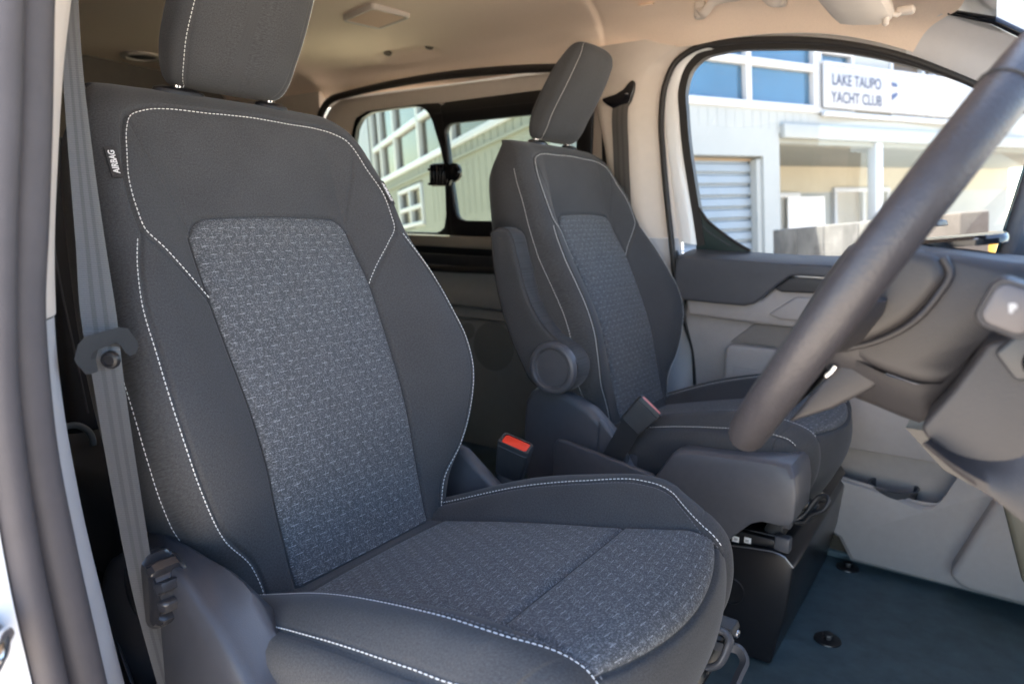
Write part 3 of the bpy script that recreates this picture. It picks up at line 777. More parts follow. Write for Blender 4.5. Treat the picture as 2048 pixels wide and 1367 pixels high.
lathe("pivot_cap", (-.757, .151, .545), (0, -1, 0), [(.0, -.004), (.057, -.004), (.057, .006), (.055, .012), (.050, .0145), (.0450, .0145), (.0425, .0115), (.041, .005), (.039, .0042), (.020, .0065), (.0, .007)], M['plastic'], arm, n=64, sharp=25)

hump = [(-.868, .30), (-.866, .40), (-.862, .445), (-.845, .474), (-.815, .487), (-.775, .482), (-.735, .468), (-.690, .450), (-.655, .420), (-.615, .385), (-.59, .355), (-.57, .330), (-.57, .20), (-.84, .20)]
prism("hinge_shell", hump, .196, .245, M['plastic'], pseat, w_=.014, seg=4)
prism("seam_cover", [(-.668, .30), (-.668, .437), (-.655, .428), (-.62, .392), (-.598, .368), (-.598, .30)], .190, .205, M['plastic'], pseat, w_=.004)
prism("tray_side", [(-.752, .20), (-.752, .375), (-.745, .389), (-.725, .389), (-.66, .380), (-.59, .369), (-.525, .359), (-.513, .352), (-.509, .24)], .146, .160, M['plastic'], pseat, w_=.004)
prism("tray_floor", [(-.75, .318), (-.51, .306), (-.51, .316), (-.75, .328)], .158, .205, M['plasticd'], pseat)
prism("tray_back", [(-.60, .17), (-.60, .372), (-.53, .383), (-.47, .389), (-.40, .386), (-.30, .384), (-.30, .31), (-.45, .27)], .204, .222, M['plastic'], pseat, w_=.006)
# rounded front storage block
blk = [(-.517, .357), (-.500, .385), (-.485, .410), (-.470, .418), (-.40, .423), (-.30, .428), (-.268, .427), (-.256, .412), (-.250, .385), (-.250, .335), (-.256, .322), (-.275, .318), (-.305, .318), (-.325, .308), (-.345, .286), (-.365, .263), (-.385, .252), (-.420, .245), (-.517, .235)]
V = []; n = len(blk); c = np.array((-.38, .34))
lay = [(.940, .146), (.985, .1475), (1.0, .155), (1.0, .205), (1.0, .26)]
for k, y in lay:
    for p in blk:
        q = c + (np.array(p) - c) * k; zt = max(0, (q[1] - .395) / .03); V.append((q[0], y + .022 * zt * zt, q[1]))
o = mk("storage_block", V, rgrid(len(lay), n, True) + [tuple(range(n))[::-1], tuple((len(lay) - 1) * n + j for j in range(n))], M['plastic'], pseat, smooth=False)
bev(o, .010, 3, 30)
tube("latch_rod", [(-.42, .232, .252), (-.347, .232, .2565), (-.29, .232, .2595)], .0016, M["steel"], pseat, n=8)
bs = prism("seat_base", [(-.80, .005), (-.285, .005), (-.264, .12), (-.256, .217), (-.273, .235), (-.297, .240), (-.44, .221), (-.80, .19)], .205, .72, mat('satin_black', (.010, .010, .012), .28, .5, var=.1, vscale=40), pseat, w_=.005)
tube("base_rim", [(-.44, .2035, .2195), (-.397, .2035, .2255), (-.339, .2035, .2345), (-.297, .2035, .2395), (-.285, .2035, .2385), (-.273, .2035, .2345), (-.257, .2035, .2185)], .0014, M['steel'], bs, n=8)
lathe("round_mark", (-.37, .2045, .135), (0, -1, 0), [(.0, 0), (.028, 0), (.026, .002), (.022, .0012), (0, .0012)], M['black'], bs)
ctray = prism("connector_tray", [(-.44, .222), (-.30, .240), (-.29, .248), (-.30, .258), (-.44, .255)], .2165, .40, M['black'], pseat, w_=.003)
for k, x in enumerate((-.370, -.347)):
    q = box("connector_label", (x, .2155, .239 + .004 * k), (.0135, .002, .012), M['label'], ctray, .0008)
    box("label_print", (x + .0008 * (1 - 2 * k), .2142, .2395 + .004 * k - .0012 * k), (.0065, .0012, .0045), M['greytrim'], q, 0)
box("rail_clip", (-.283, .224, .252), (.029, .022, .030), M['plastic'], pseat, .004)
prism("seat_rail", [(-.52, .295), (-.245, .300), (-.238, .312), (-.26, .322), (-.52, .325)], .285, .31, M['black'], pseat, w_=.003)
prism("seat_rail", [(-.52, .260), (-.255, .258), (-.248, .268), (-.26, .285), (-.52, .285)], .46, .66, M['black'], pseat, w_=.003)
def loop_handle(parent, P, r, m):
    P = np.array(P); tube("slide_handle", spline(np.r_[P, P[:1]], 60)[:-1], r, m, parent, n=10, closed=True, up0=(0, 1, 0), prof=[(1.5, .5), (1.5, -.5), (1.1, -.9), (-1.1, -.9), (-1.5, -.5), (-1.5, .5), (-1.1, .9), (1.1, .9)])
loop_handle(pseat, [(-.277, .268, .279), (-.256, .268, .286), (-.246, .268, .301), (-.222, .268, .322), (-.218, .275, .337), (-.224, .285, .340), (-.233, .288, .338), (-.248, .286, .318), (-.258, .278, .297)], .0034, M['plasticd'])
box("handle_bracket", (-.292, .262, .281), (.030, .03, .020), M['plastic'], pseat, .003)
# driver's seat slide: handle, rail ends and rubber frame at the front of the base
loop_handle(seat, [(-.310, -.2, .205), (-.300, -.2, .222), (-.283, -.2, .230), (-.264, -.2, .245), (-.257, -.19, .266), (-.256, -.185, .276), (-.263, -.18, .281), (-.275, -.18, .283), (-.284, -.185, .274), (-.291, -.19, .255), (-.302, -.195, .230)], .0042, M['plastic'])
prism("seat_rail", [(-.50, .258), (-.262, .260), (-.258, .266), (-.262, .276), (-.50, .276)], -.160, -.125, M['plasticd'], seat, w_=.003)
prism("rail_bed", [(-.50, .205), (-.285, .21), (-.275, .222), (-.285, .238), (-.50, .238)], -.30, -.10, M['black'], seat, w_=.004)
for y in (-.168, -.140): box("rail_bolt", (-.262, y, .262), (.014, .012, .010), M['steel'], seat, .003)
tube("rail_guard", [(-.330, -.158, .235), (-.278, -.155, .243), (-.250, -.150, .243), (-.242, -.155, .236), (-.243, -.175, .220), (-.250, -.21, .19)], .0045, M['plastic'], seat, n=10, res=40, prof=[(1.5, .7), (1.5, -.7), (-1.5, -.7), (-1.5, .7)])

# ================================================================== SEAT BELTS AND BUCKLES
bL = [(-.80, -.735, 1.25), (-.787, -.748, 1.15), (-.775, -.759, 1.062), (-.766, -.763, 1.015), (-.75, -.772, .92), (-.735, -.78, .835), (-.72, -.788, .749), (-.715, -.787, .72), (-.712, -.784, .655), (-.712, -.778, .574), (-.712, -.767, .459), (-.712, -.757, .389), (-.712, -.751, .351), (-.712, -.735, .25)]
bR = [(-.805, -.705, 1.26), (-.792, -.722, 1.156), (-.779, -.736, 1.068), (-.77, -.742, 1.019), (-.754, -.748, .922), (-.739, -.751, .834), (-.724, -.753, .744), (-.719, -.755, .714), (-.716, -.754, .657), (-.716, -.750, .586), (-.716, -.740, .444), (-.716, -.732, .374), (-.716, -.727, .335), (-.716, -.71, .23)]
belt = thing("seat_belt", "driver's seat belt hanging down the near door pillar, tongue halfway", "seat belt", (-.72, -.765, .25))
def ribbon(name, L, Rr, m, parent, off=(0, 0, 0), n=90, nw=9, thick=.0013, bow=.0012):
    L, Rr = spline(L, n) + np.array(off), spline(Rr, n) + np.array(off); V, UV = [], []; s = 0
    for i in range(n):
        if i: s += np.linalg.norm((L[i] + Rr[i] - L[i - 1] - Rr[i - 1]) / 2)
        T_ = (L[min(i + 1, n - 1)] - L[max(i - 1, 0)]); A_ = Rr[i] - L[i]; N_ = np.cross(A_, T_); N_ /= np.linalg.norm(N_)
        if N_[0] < 0: N_ = -N_
        e = np.linspace(0, 1, nw)
        for t, sg in [(t, 1) for t in e] + [(t, -1) for t in e[::-1]]:
            ed = .45 if t in (0, 1) else 1
            V.append(L[i] + A_ * t + N_ * (sg * thick / 2 * ed + bow * 4 * t * (1 - t))); UV.append(((t - .5) * .047, s))
    k = 2 * nw
    return mk(name, V, rgrid(n, k, True) + [tuple(range(k))[::-1], tuple((n - 1) * k + j for j in range(k))], m, parent, uv=UV, sharp=60)
ribbon("upper_webbing", bL[:8], bR[:8], M['web'], belt)
ribbon("lower_webbing", bL[6:], bR[6:], M['web'], belt, off=(.004, -.002, 0))
acr = np.array((-.1, .99, 0))
tx = np.array((-.62, .78, 0.0)); tx /= np.linalg.norm(tx); tn = np.array((.78, .62, 0)) * -1; tn = np.array((.72, -.66, .2)); tn /= np.linalg.norm(tn)
def bp_(a, h, d=0): return np.array((-.703, -.771, .729)) + tx * a * 1.32 + np.array((0, 0, 1.0)) * h + np.array((.6, -.75, 0)) * d
out = [(-.042, .004), (-.036, .016), (-.026, .021), (.012, .020), (.026, .016), (.040, -.001), (.041, -.008), (.035, -.013), (.028, -.008), (.022, .001), (.012, .006), (-.020, .005), (-.024, -.003), (-.023, -.015), (-.030, -.013), (-.040, .0)]
V = [bp_(a, h, -.002) for a, h in out] + [bp_(a, h, .011) for a, h in out]; n = len(out)
o = mk("tongue", V, [(i, (i + 1) % n, n + (i + 1) % n, n + i) for i in range(n)] + [tuple(range(n))[::-1], tuple(range(n, 2 * n))], M['plasticd'], belt, smooth=False); bev(o, .0035, 3, 25)
lathe("stop_button", bp_(.0, -.009, .002), (.6, -.75, 0), [(0, 0), (.0088, 0), (.0088, .003), (.0075, .0055), (.005, .0062), (.0045, .005), (0, .005)], M['black'], belt, n=32)
# lower end of the belt, with a turned flap of stiff lining
strip("belt_flap", spline([(-.82, -.742, .362), (-.78, -.752, .350), (-.735, -.762, .334), (-.705, -.757, .305)], 24), (.3, .3, -.9), np.interp(np.linspace(0, 1, 24), [0, .3, 1], [.001, .014, .010]), M['plastic'], belt)
strip("anchor_sleeve", spline([(-.709, -.757, .352), (-.706, -.750, .315), (-.705, -.74, .26)], 16), acr, .052, mat("speckled_sleeve", (0.14, .12, .09), .9, var=.75, vscale=210), belt, thick=.004)

pb = thing("seat_belt", "passenger's dark belt coming out of the slot in the far pillar", "seat belt", (-.93, .80, .80))
pc = spline([(-.946, .812, 1.196), (-.944, .800, 1.17), (-.935, .795, 1.05), (-.922, .793, .92), (-.908, .792, .80), (-.895, .79, .62), (-.885, .785, .40)], 60)
strip("webbing", pc, (.92, -.10, 0), .052, M['webd'], pb, bow=.001)
# slot the belt leaves through
sl = [(-1.006, 1.203), (-.985, 1.207), (-.963, 1.211), (-.940, 1.222), (-.922, 1.240), (-.912, 1.246), (-.905, 1.238), (-.906, 1.216), (-.913, 1.190), (-.925, 1.172), (-.945, 1.168), (-.970, 1.172), (-.992, 1.185), (-1.004, 1.195)]
prism("belt_slot", sl, .802, .830, M['gloss'], pb, w_=.004, seg=3)
box("slot_pin", (-.925, .800, 1.208), (.010, .006, .004), M['chrome'], pb, .0015)

def buckle(name, label, c, xax, zax, sz, m_b, m_btn, strap_to, inset, group):
    """belt buckle: tapered shell, collar, press button, webbing stalk"""
    xax, zax = Vector(xax).normalized(), Vector(zax).normalized(); xax = (xax - zax * xax.dot(zax)).normalized(); yax = zax.cross(xax)
    t = thing(name, label, "belt buckle", strap_to, group); W_, D_, H_ = sz
    def pt(a, b, h): return Vector(c) + xax * a + yax * b + zax * h
    V = []
    for h, k in ((-H_, .84), (-H_ * .5, .93), (-.006, 1.0)):
        for a, b in rrect(-W_ / 2 * k, W_ / 2 * k, -D_ / 2 * k, D_ / 2 * k, .006 * k, 4): V.append(pt(a, b, h))
    n = len(V) // 3
    o = mk("shell", V, rgrid(3, n, True) + [tuple(range(n))[::-1], tuple(2 * n + j for j in range(n))], m_b, t, sharp=45); bev(o, .0018, 2, 50)
    V = []
    for h, k in ((-.0055, .995), (.0, .985), (.003, .94), (.003, .80), (-.004, .78)):
        for a, b in rrect(-W_ / 2 * k, W_ / 2 * k, -D_ / 2 * k, D_ / 2 * k, .006 * k, 4): V.append(pt(a, b, h))
    mk("collar", V, rgrid(5, n, True), m_b, t, sharp=45)
    btn = [(-.42, -.28), (-.34, -.42), (.34, -.42), (.43, -.28), (.43, .34), (.36, .42), (-.34, .42), (-.42, .30)]
    V = [pt(a * W_ * .93, b * D_ * .9 + D_ * inset, h) for h in (-.006, .0022) for a, b in btn]
    o = mk("button", V, [(i, (i + 1) % 8, 8 + (i + 1) % 8, 8 + i) for i in range(8)] + [tuple(range(8, 16))], m_btn, t, smooth=False); bev(o, .0012, 2, 40)
    e = pt(0, 0, -H_ + .004)
    strip("stalk", spline([tuple(e), tuple((e * .5 + Vector(strap_to) * .5) + zax * .001), tuple(strap_to)], 20), tuple(xax), W_ * .72, m_b, t, thick=.006)
    return t
G_B = "front belt buckles"
buckle("belt_buckle", "belt buckle with a bright red button behind the driver's cushion", (-.655, -.14, .474), (.80, .25, -.42), (.34, -.26, .90), (.060, .030, .074), M['plasticd'], M['red'], (-.69, -.145, .34), .0, G_B)
buckle("belt_buckle", "belt buckle on a slanting stalk with a faded red edge, beside the passenger cushion", (-.548, .185, .488), (.72, .15, -.55), (.62, .20, .76), (.060, .026, .060), M['plasticd'], M['pinkish'], (-.632, .180, .352), .0, G_B)

# ================================================================== FAR SIDE: pillar, doors, windows
# cream pillar between the passenger door and the sliding door
zz = np.linspace(1.31, .0, 60); V = []
yp = lambda z: herm([0, .4, .8, 1.1, 1.31, 1.36], [.81, .80, .798, .810, .826, .832], z)
xr = lambda z: herm([0, .4, .58, .69, .80, 1.04, 1.15, 1.228, 1.284, 1.32, 1.36], [-.66, -.672, -.718, -.752, -.778, -.818, -.832, -.826, -.797, -.735, -.66], z)
xl_ = lambda z: herm([0, .6, .80, .95, 1.06, 1.16, 1.31], [-.93, -.95, -.965, -.985, -1.005, -1.035, -1.075], z)
def far_pillar(name, z0, z1, m, push):
    zz = np.linspace(z0, z1, 50); V = []
    for z in zz:
        a, b, y = float(xl_(z)), float(xr(z)), float(yp(z)) + push
        V += [(a - .02, y + .09, z), (a - .004, y + .030, z), (a + .01, y + .008, z), (a + .03, y, z), (a + (b - a) * .45, y - .004, z), (b - .072, y - .004, z), (b - .062, y + .001, z), (b - .02, y + .014, z), (b - .004, y + .022, z), (b + .01, y + .05, z)]
    return struct(mk(name, V, rgrid(50, 10), m, sharp=50))
far_pillar("far_upper_pillar", 1.355, .806, M['cream'], 0); far_pillar("far_lower_pillar", .804, .0, M['greytrim'], .002)
# body seal round the passenger door opening
sealp = [(-.655, .80, .20), (-.676, .80, .407), (-.687, .80, .493), (-.718, .80, .576), (-.751, .80, .688), (-.772, .805, .80), (-.795, .812, .92), (-.815, .82, 1.037), (-.829, .828, 1.147), (-.823, .832, 1.228), (-.797, .833, 1.284), (-.741, .833, 1.315), (-.66, .833, 1.320), (-.519, .833, 1.309), (-.376, .833, 1.282), (-.243, .833, 1.238), (-.139, .833, 1.188), (-.05, .833, 1.138), (.10, .833, 1.04), (.30, .833, .88)]
struct(tube("passenger_door_seal", sealp, .0085, M['rubberb'], res=160, n=12))
struct(tube("passenger_door_seal", [(p[0] + .014, p[1] + .020, p[2]) for p in sealp[:5]] + [(-.775, .84, .765)], .011, M['rubberb'], res=60, n=12))

pd = thing("passenger_door", "grey and slate passenger door with a large clear window, closed", "car door", (-.40, .82, .10))
inn = [(-.700, .780), (-.716, .856), (-.737, .95), (-.759, 1.052), (-.772, 1.14), (-.778, 1.216), (-.761, 1.267), (-.727, 1.295), (-.672, 1.305), (-.528, 1.297), (-.43, 1.284), (-.302, 1.252), (-.193, 1.213), (-.11, 1.177), (.0, 1.11), (.12, 1.02), (.30, .87)]
ip = spline([(a, .872, b) for a, b in inn], 150)
tube("window_channel", ip + np.array((-.003, -.004, .005)), .0125, M['rubberb'], pd, n=10, prof=[(1, .9), (1, -.6), (.6, -1), (-.8, -1), (-.8, .9)], up0=(-1, 0, 0))
# white painted frame strip behind the channel
V = []
for p in spline([(a, .86, b) for a, b in inn[:9]], 60): V += [(p[0] - .085, .872, p[2] + .02), (p[0] - .060, .850, p[2] + .014), (p[0] - .050, .846, p[2] + .012), (p[0] - .012, .862, p[2] + .006)]
mk("painted_frame", V, rgrid(60, 4), M['white'], pd, sharp=60)
gl = [(p[0], p[2]) for p in ip[::5]] + [(.55, .70), (-.70, .70)]
V = [(x, .880, z) for x, z in gl]; mk("window_glass", V, [tuple(range(len(V)))], M['glass'], pd, smooth=False)
ct = [(-.722, .760), (-.7155, .884), (-.706, .872), (-.690, .852), (-.668, .834), (-.635, .812), (-.60, .790), (-.565, .772), (-.555, .760)]
prism("corner_trim", ct, .862, .878, mat("dark_green_trim", (.010, .026, .024), .45, var=.1, vscale=60), pd, w_=.003)
tube("corner_seal", [(-.717, .859, .890), (-.706, .858, .876), (-.690, .858, .856), (-.668, .858, .838), (-.635, .858, .815), (-.60, .858, .793), (-.565, .858, .775)], .004, M['rubberb'], pd, res=40, n=8)
tube("corner_crease", [(-.708, .860, .846), (-.69, .860, .828), (-.66, .860, .808), (-.62, .860, .786)], .0018, M['doord'], pd, n=8, res=20)
# armrest rail across the top of the door card
def door_part(name, pts, y0, y1, m, w_=.008, seg=4): return prism(name, pts, y0, y1, m, pd, w_=w_, seg=seg, ang=28)
rail = [(-.735, .690), (-.733, .748), (-.722, .760), (-.60, .757), (-.44, .751), (.42, .762), (.42, .70), (-.405, .722), (-.430, .720), (-.455, .70), (-.500, .656), (-.516, .643), (-.540, .636), (-.620, .637), (-.712, .640), (-.722, .66)]
door_part("upper_rail", rail, .742, .90, M['doord'], .012)
V = []
for x in np.linspace(-.728, .42, 24):
    z = .759 - .008 * min(1, max(0, (x + .72) / .28)) + .010 * max(0, (x + .44) / .86)
    V += [(x, .7435, z - .004), (x, .752, z + .0005), (x, .80, z + .008), (x, .868, z + .017), (x, .884, z + .014)]
mk('rail_top', V, rgrid(24, 5), M['doord'], pd, sharp=60)
scoop = [(-.47, .690), (-.436, .728), (-.40, .736), (.30, .738), (.30, .70), (-.345, .695), (-.375, .684), (-.43, .682), (-.462, .684)]
hd = door_part("door_handle", [(-.470, .686), (-.432, .716), (-.410, .722), (-.20, .722), (-.20, .690), (-.33, .688), (-.36, .680), (-.45, .678)], .752, .775, M['plasticd'], .006)
prism("handle_lip", [(-.430, .718), (-.405, .726), (-.20, .726), (-.20, .718), (-.41, .716)], .747, .760, M['steel'], hd, w_=.002)
# card below the rail, with shelf, pull and pocket
card = [(-.722, .60), (-.712, .655), (-.20, .70), (.42, .72), (.42, .02), (-.25, .02), (-.62, .02), (-.668, .30), (-.685, .44)]
door_part("door_card", card, .792, .90, M['door'], .010)
door_part("belt_ledge", [(-.700, .596), (-.708, .640), (-.50, .655), (-.47, .690), (-.30, .690), (.40, .695), (.40, .59), (-.30, .583), (-.52, .588)], .766, .80, M['door'], .012)
prism("grip_scoop", [(-.480, .618), (-.415, .668), (-.20, .672), (-.20, .610), (-.45, .606)], .7585, .772, mat("pale_grip_plastic", (.30, .285, .28), .5, var=.04, vscale=50, bump=.2, bscale=800), pd, w_=.006, seg=4)
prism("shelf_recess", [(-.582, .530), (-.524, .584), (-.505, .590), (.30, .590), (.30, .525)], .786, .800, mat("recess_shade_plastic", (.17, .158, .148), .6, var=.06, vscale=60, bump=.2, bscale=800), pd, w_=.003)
door_part("pocket_shelf", [(-.586, .30), (-.586, .512), (-.580, .524), (-.56, .528), (.30, .517), (.30, .30)], .758, .80, M['door'], .009)
prism("shelf_opening", [(-.560, .30), (-.560, .470), (.30, .462), (.30, .30)], .7565, .77, M['door'], pd, w_=.004)
# map pocket at the foot of the door
pk = [(-.34, .235), (-.301, .232), (-.19, .220), (-.085, .207), (-.058, .212), (-.040, .240), (.0, .345), (.03, .42), (.30, .42), (.30, .02), (-.23, .02), (-.262, .075), (-.36, .118)]
V = []; n = len(pk); c = np.array((-.1, .18))
for y, ins in ((.746, .010), (.746, .003), (.742, 0), (.728, .004), (.722, .014)):
    for p in pk:
        q = np.array(p); q = q + (c - q) / np.linalg.norm(c - q) * ins; bul = -.012 * math.exp(-((q[1] - .16) / .08) ** 2) if y < .75 else 0
        V.append((q[0], y + bul, q[1]))
o = mk("map_pocket", V, rgrid(5, n, True) + [tuple(range(n))[::-1], tuple(4 * n + j for j in range(n))], M['door'], pd, smooth=False); bev(o, .008, 3, 28)
tube("pocket_lip", [(-.34, .733, .236), (-.301, .731, .233), (-.19, .729, .221), (-.085, .729, .208), (-.058, .729, .213), (-.040, .730, .241), (.0, .733, .346), (.03, .735, .42)], .0045, M['door'], pd, res=60, n=8)
lathe("cup_holder", (-.155, .765, .150), (0, 0, 1), [(.0, 0), (.046, 0), (.052, .07), (.056, .075), (.050, .075), (.045, .01), (0, .01)], M['doord'], pd, n=40)
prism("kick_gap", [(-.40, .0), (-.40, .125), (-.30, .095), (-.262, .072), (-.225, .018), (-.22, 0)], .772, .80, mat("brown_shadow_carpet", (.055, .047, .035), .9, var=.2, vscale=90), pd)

# toe-board kick panel far right, and the sill plate under the door
kp = thing("kick_panel", "grey moulded kick panel low beside the far footwell", "trim panel", (.05, .70, .0))
prism("panel", [(-.02, .075), (.004, .055), (.03, .05), (.25, .052), (.25, .36), (.06, .30), (.03, .22)], .66, .80, M['door'], kp, w_=.014, seg=4)
prism("footrest", [(.047, .377), (.10, .40), (.138, .236), (.093, .234)], .34, .36, mat("olive_grey_plastic", (.11, .105, .08), .5, var=.05, vscale=50), kp, w_=.01)
struct(prism("door_sill", [(-.40, .0), (.30, .0), (.30, .022), (.06, .024), (.035, .020), (-.35, .020)], .765, .86, M['mat_'], w_=.006))
for (x, y) in ((-.211, .366), (-.233, .726)):
    t = thing("mat_stud", "black mat fastener stud %s" % ("in the middle of the dark floor mat" if y < .5 else "near the far door sill"), "mat stud", (x, y, 0), "floor mat studs")
    lathe("disc", (x, y, .001), (0, 0, 1), [(0, 0), (.027, 0), (.026, .003), (.012, .0045), (0, .0045)], M['black'], t)
    lathe("peg", (x, y, .005), (0, 0, 1), [(0, 0), (.009, 0), (.008, .006), (.011, .008), (.010, .011), (0, .012)], M['black'], t, n=8)

# ---- sliding door
sdr = thing("sliding_door", "far sliding door with two tinted panes in a thick black frame", "sliding door", (-1.70, .92, .05))
op = rrect(-2.372, -1.045, .70, 1.327, (.03, .03, .17, .13), 8)
tube("opening_seal", [(a, .905, b) for a, b in spline([p for p in op] + op[:1], 160)[:-1]], .014, M['rubberb'], None, closed=True, n=10)
o = bpy.data.objects["opening_seal"]; struct(o)
win = rrect(-2.19, -1.10, .78, 1.262, (.05, .06, .05, .08), 8)
fr = ring("door_frame", rrect(-2.366, -1.05, .70, 1.321, (.03, .03, .165, .125), 8), win, .925, .95, M['cream'], sdr, w_=.006)
pane1 = [(-2.178, 1.12), (-2.180, 1.00), (-2.170, .85), (-2.12, .802), (-2.0, .801), (-1.80, .801), (-1.739, .801), (-1.712, .82), (-1.703, .865), (-1.706, .96), (-1.712, 1.046), (-1.728, 1.11), (-1.746, 1.154), (-1.765, 1.205), (-1.786, 1.236), (-1.815, 1.256), (-1.855, 1.262), (-1.96, 1.261), (-2.079, 1.257), (-2.13, 1.240), (-2.162, 1.207), (-2.174, 1.165)]
pane2 = [(-1.703, 1.169), (-1.695, 1.184), (-1.675, 1.190), (-1.50, 1.193), (-1.20, 1.196), (-1.165, 1.185), (-1.155, 1.16), (-1.155, .88), (-1.165, .855), (-1.19, .846), (-1.40, .846), (-1.619, .846), (-1.645, .855), (-1.654, .868), (-1.672, .96), (-1.690, 1.08)]
mid_ = [(-1.722, 1.264), (-1.700, 1.10), (-1.684, .98), (-1.678, .78)]
b1 = [(-2.192, .78)] + mid_[::-1] + [(-1.80, 1.268), (-2.10, 1.264), (-2.17, 1.24), (-2.192, 1.18)]
b2 = [(-1.098, .78)] + [(-1.098, 1.20), (-1.13, 1.262), (-1.30, 1.270)] + mid_
ring("window_surround", b1, pane1, .921, .944, M['black'], sdr, w_=.003)
ring("window_surround", b2, pane2, .918, .946, M['black'], sdr, w_=.003)
for nm, pl, y in (("window_pane", pane1, .940), ("window_pane", pane2, .932)):
    V = [(a, y, b) for a, b in pl]; mk(nm, V, [tuple(range(len(V)))], M['tint'], sdr, smooth=False)
tube("track_line", [(-1.75, .9195, 1.228), (-1.4, .9195, 1.232), (-1.1, .9195, 1.234)], .002, M['plasticd'], sdr, n=6)
lt = prism("window_latch", rrect(-1.752, -1.668, .968, 1.050, .010, 3), .893, .919, M['gloss'], sdr, w_=.004)
for k in range(5): box("latch_fin", (-1.744 + k * .015, .889, 1.008), (.006, .012, .074), M['gloss'], lt, .002)
lathe("latch_knob", (-1.645, .905, 1.015), (0, -1, 0), [(0, 0), (.034, 0), (.034, .010), (.028, .018), (0, .02)], M['gloss'], lt, n=28)
for k, z in enumerate((.978, 1.030)): box("latch_tooth", (-1.762, .905, z), (.018, .010, .010), M['gloss'], lt, .002)
prism("sill_cap", [(-2.36, .755), (-2.36, .798), (-1.06, .786), (-1.06, .742)], .90, .93, mat("sill_satin", (.33, .30, .25), .28, .6, var=.05, vscale=30), sdr, w_=.006)
prism("sill_band", [(-2.36, .728), (-2.36, .760), (-1.06, .748), (-1.06, .716)], .904, .94, M['black'], sdr, w_=.004)
prism("sill_band", [(-2.36, .690), (-2.36, .730), (-1.06, .718), (-1.06, .676)], .896, .94, M['plasticd'], sdr, w_=.004)
m_sl = mat("slate_lining", (.27, .285, .285), .6, var=.05, vscale=40, bump=.2, bscale=700)
V = []
for x in np.linspace(-2.36, -.98, 12):
    for y, z in ((.93, .690), (.900, .688), (.900, .660), (.903, .62), (.892, .59), (.884, .560), (.884, .542), (.902, .536), (.904, .534), (.890, .530), (.886, .50), (.892, .496), (.900, .492), (.886, .485), (.884, .35), (.886, .10), (.90, .02)):
        V.append((x, y, z + (-.012 if z > .5 else 0) * (x + 1.5)))
mk("lower_panel", V, rgrid(12, 17), m_sl, sdr, sharp=30)
m_grl = mat("speaker_cloth", (.19, .20, .20), .8, var=.25, vscale=500)
lathe("speaker_grille", (-1.455, .8845, .405), (0, -1, 0), [(0, -.002), (.088, -.002), (.088, .0015), (.084, .002), (0, .004)], m_grl, sdr, n=56)
lathe("tweeter_grille", (-1.569, .8845, .450), (0, -1, 0), [(0, -.002), (.030, -.002), (.030, .0015), (.028, .002), (0, .003)], m_grl, sdr, n=40)

# ---- A pillar trim and windscreen
ty = np.linspace(.832, .745, 14); r0_ = np.array([(float(front_x(y)), y, float(head_z(float(front_x(y)), y))) for y in ty])
dE = spline([tuple(r0_[0]), (-.139, .833, 1.190), (-.05, .833, 1.142), (.10, .833, 1.045), (.30, .834, .885), (.42, .835, .79)], 60)
wE = spline([tuple(r0_[-1]), (-.089, .735, 1.272), (-.015, .73, 1.226), (.08, .725, 1.16), (.25, .715, 1.04), (.55, .70, .82)], 60)
m_ap = mat("satin_pillar_plastic", (.62, .60, .59), .42, .45, var=.03, vscale=40, bump=.1, bscale=700)
for sg in (1, -1):
    V = []
    for i_, (a, b) in enumerate(zip(dE, wE)):
        for t, r_ in zip(np.linspace(0, 1, 14), r0_):
            p = r_ + (a - dE[0]) * (1 - t) + (b - wE[0]) * t
            if i_ == 0: p = p + np.array((-.012, 0, .006))
            V.append((p[0], sg * p[1], p[2] + (.0015 if i_ == 1 else 0)))
    struct(mk("windscreen_pillar", V, rgrid(60, 14), m_ap, sharp=60))
struct(tube("windscreen_edge", [(-.068, .30, 1.425), (-.105, .60, 1.382)] + [tuple(p + np.array((.006, -.004, .006))) for p in wE[::6]], .008, M['gloss'], n=10))
hdr = spline([tuple(wE[0]), (-.109, .60, 1.385), (-.071, .30, 1.42), (-.061, 0, 1.43)], 14); V = []
colsV = np.r_[np.stack([hdr[0] + (hdr[-1] - hdr[0]) * 0 for _ in range(1)])]
ws = thing("windscreen", "large sloping windscreen at the top right corner", "windscreen", (.2, 0, .85))
top_c = np.r_[hdr, (hdr[:-1] * np.array((1, -1, 1)))[::-1]]
botc = np.stack([np.interp(np.linspace(0, 1, len(top_c)), [0, .5, 1], [.55, .80, .55]), np.linspace(.70, -.70, len(top_c)), np.full(len(top_c), .82)], 1)
V = []
for a, b in zip(top_c, botc):
    for t in np.linspace(0, 1, 8): V.append(a + (b - a) * t + np.array((.03, 0, .03)) * math.sin(math.pi * t))
mk("glass", V, rgrid(len(top_c), 8), M['glass'], ws)
# headliner trims
vent = thing("roof_vent", "diamond-shaped ribbed vent set into the beige headliner", "vent", (-1.58, .485, 1.40))
vc, va, vb = np.array((-1.615, .502)), np.array((.182, -.045)), np.array((.024, .134))
vz = float(head_z(-1.615, .502))
def vq(a, b): p = vc + va * a * .5 + vb * b * .5; return p
def vlay(k, z): return [(*vq(a * 1, b * 1), z) for a, b in [(q[0] * 2 * k, q[1] * 2 * k) for q in rrect(-.5, .5, -.5, .5, .10, 5)]]
V = vlay(1.0, vz + .006) + vlay(1.0, vz - .010) + vlay(.97, vz - .014) + vlay(.90, vz - .014) + vlay(.87, vz - .009); n = len(V) // 5
mk("vent_backing", vlay(.92, vz - .0035), [tuple(range(n))], mat("vent_shadow", (.16, .125, .09), .8, var=.05, vscale=40), vent, smooth=False)
mk("vent_frame", V, rgrid(5, n, True), M['cream'], vent, sharp=40)
V, F_ = [], []
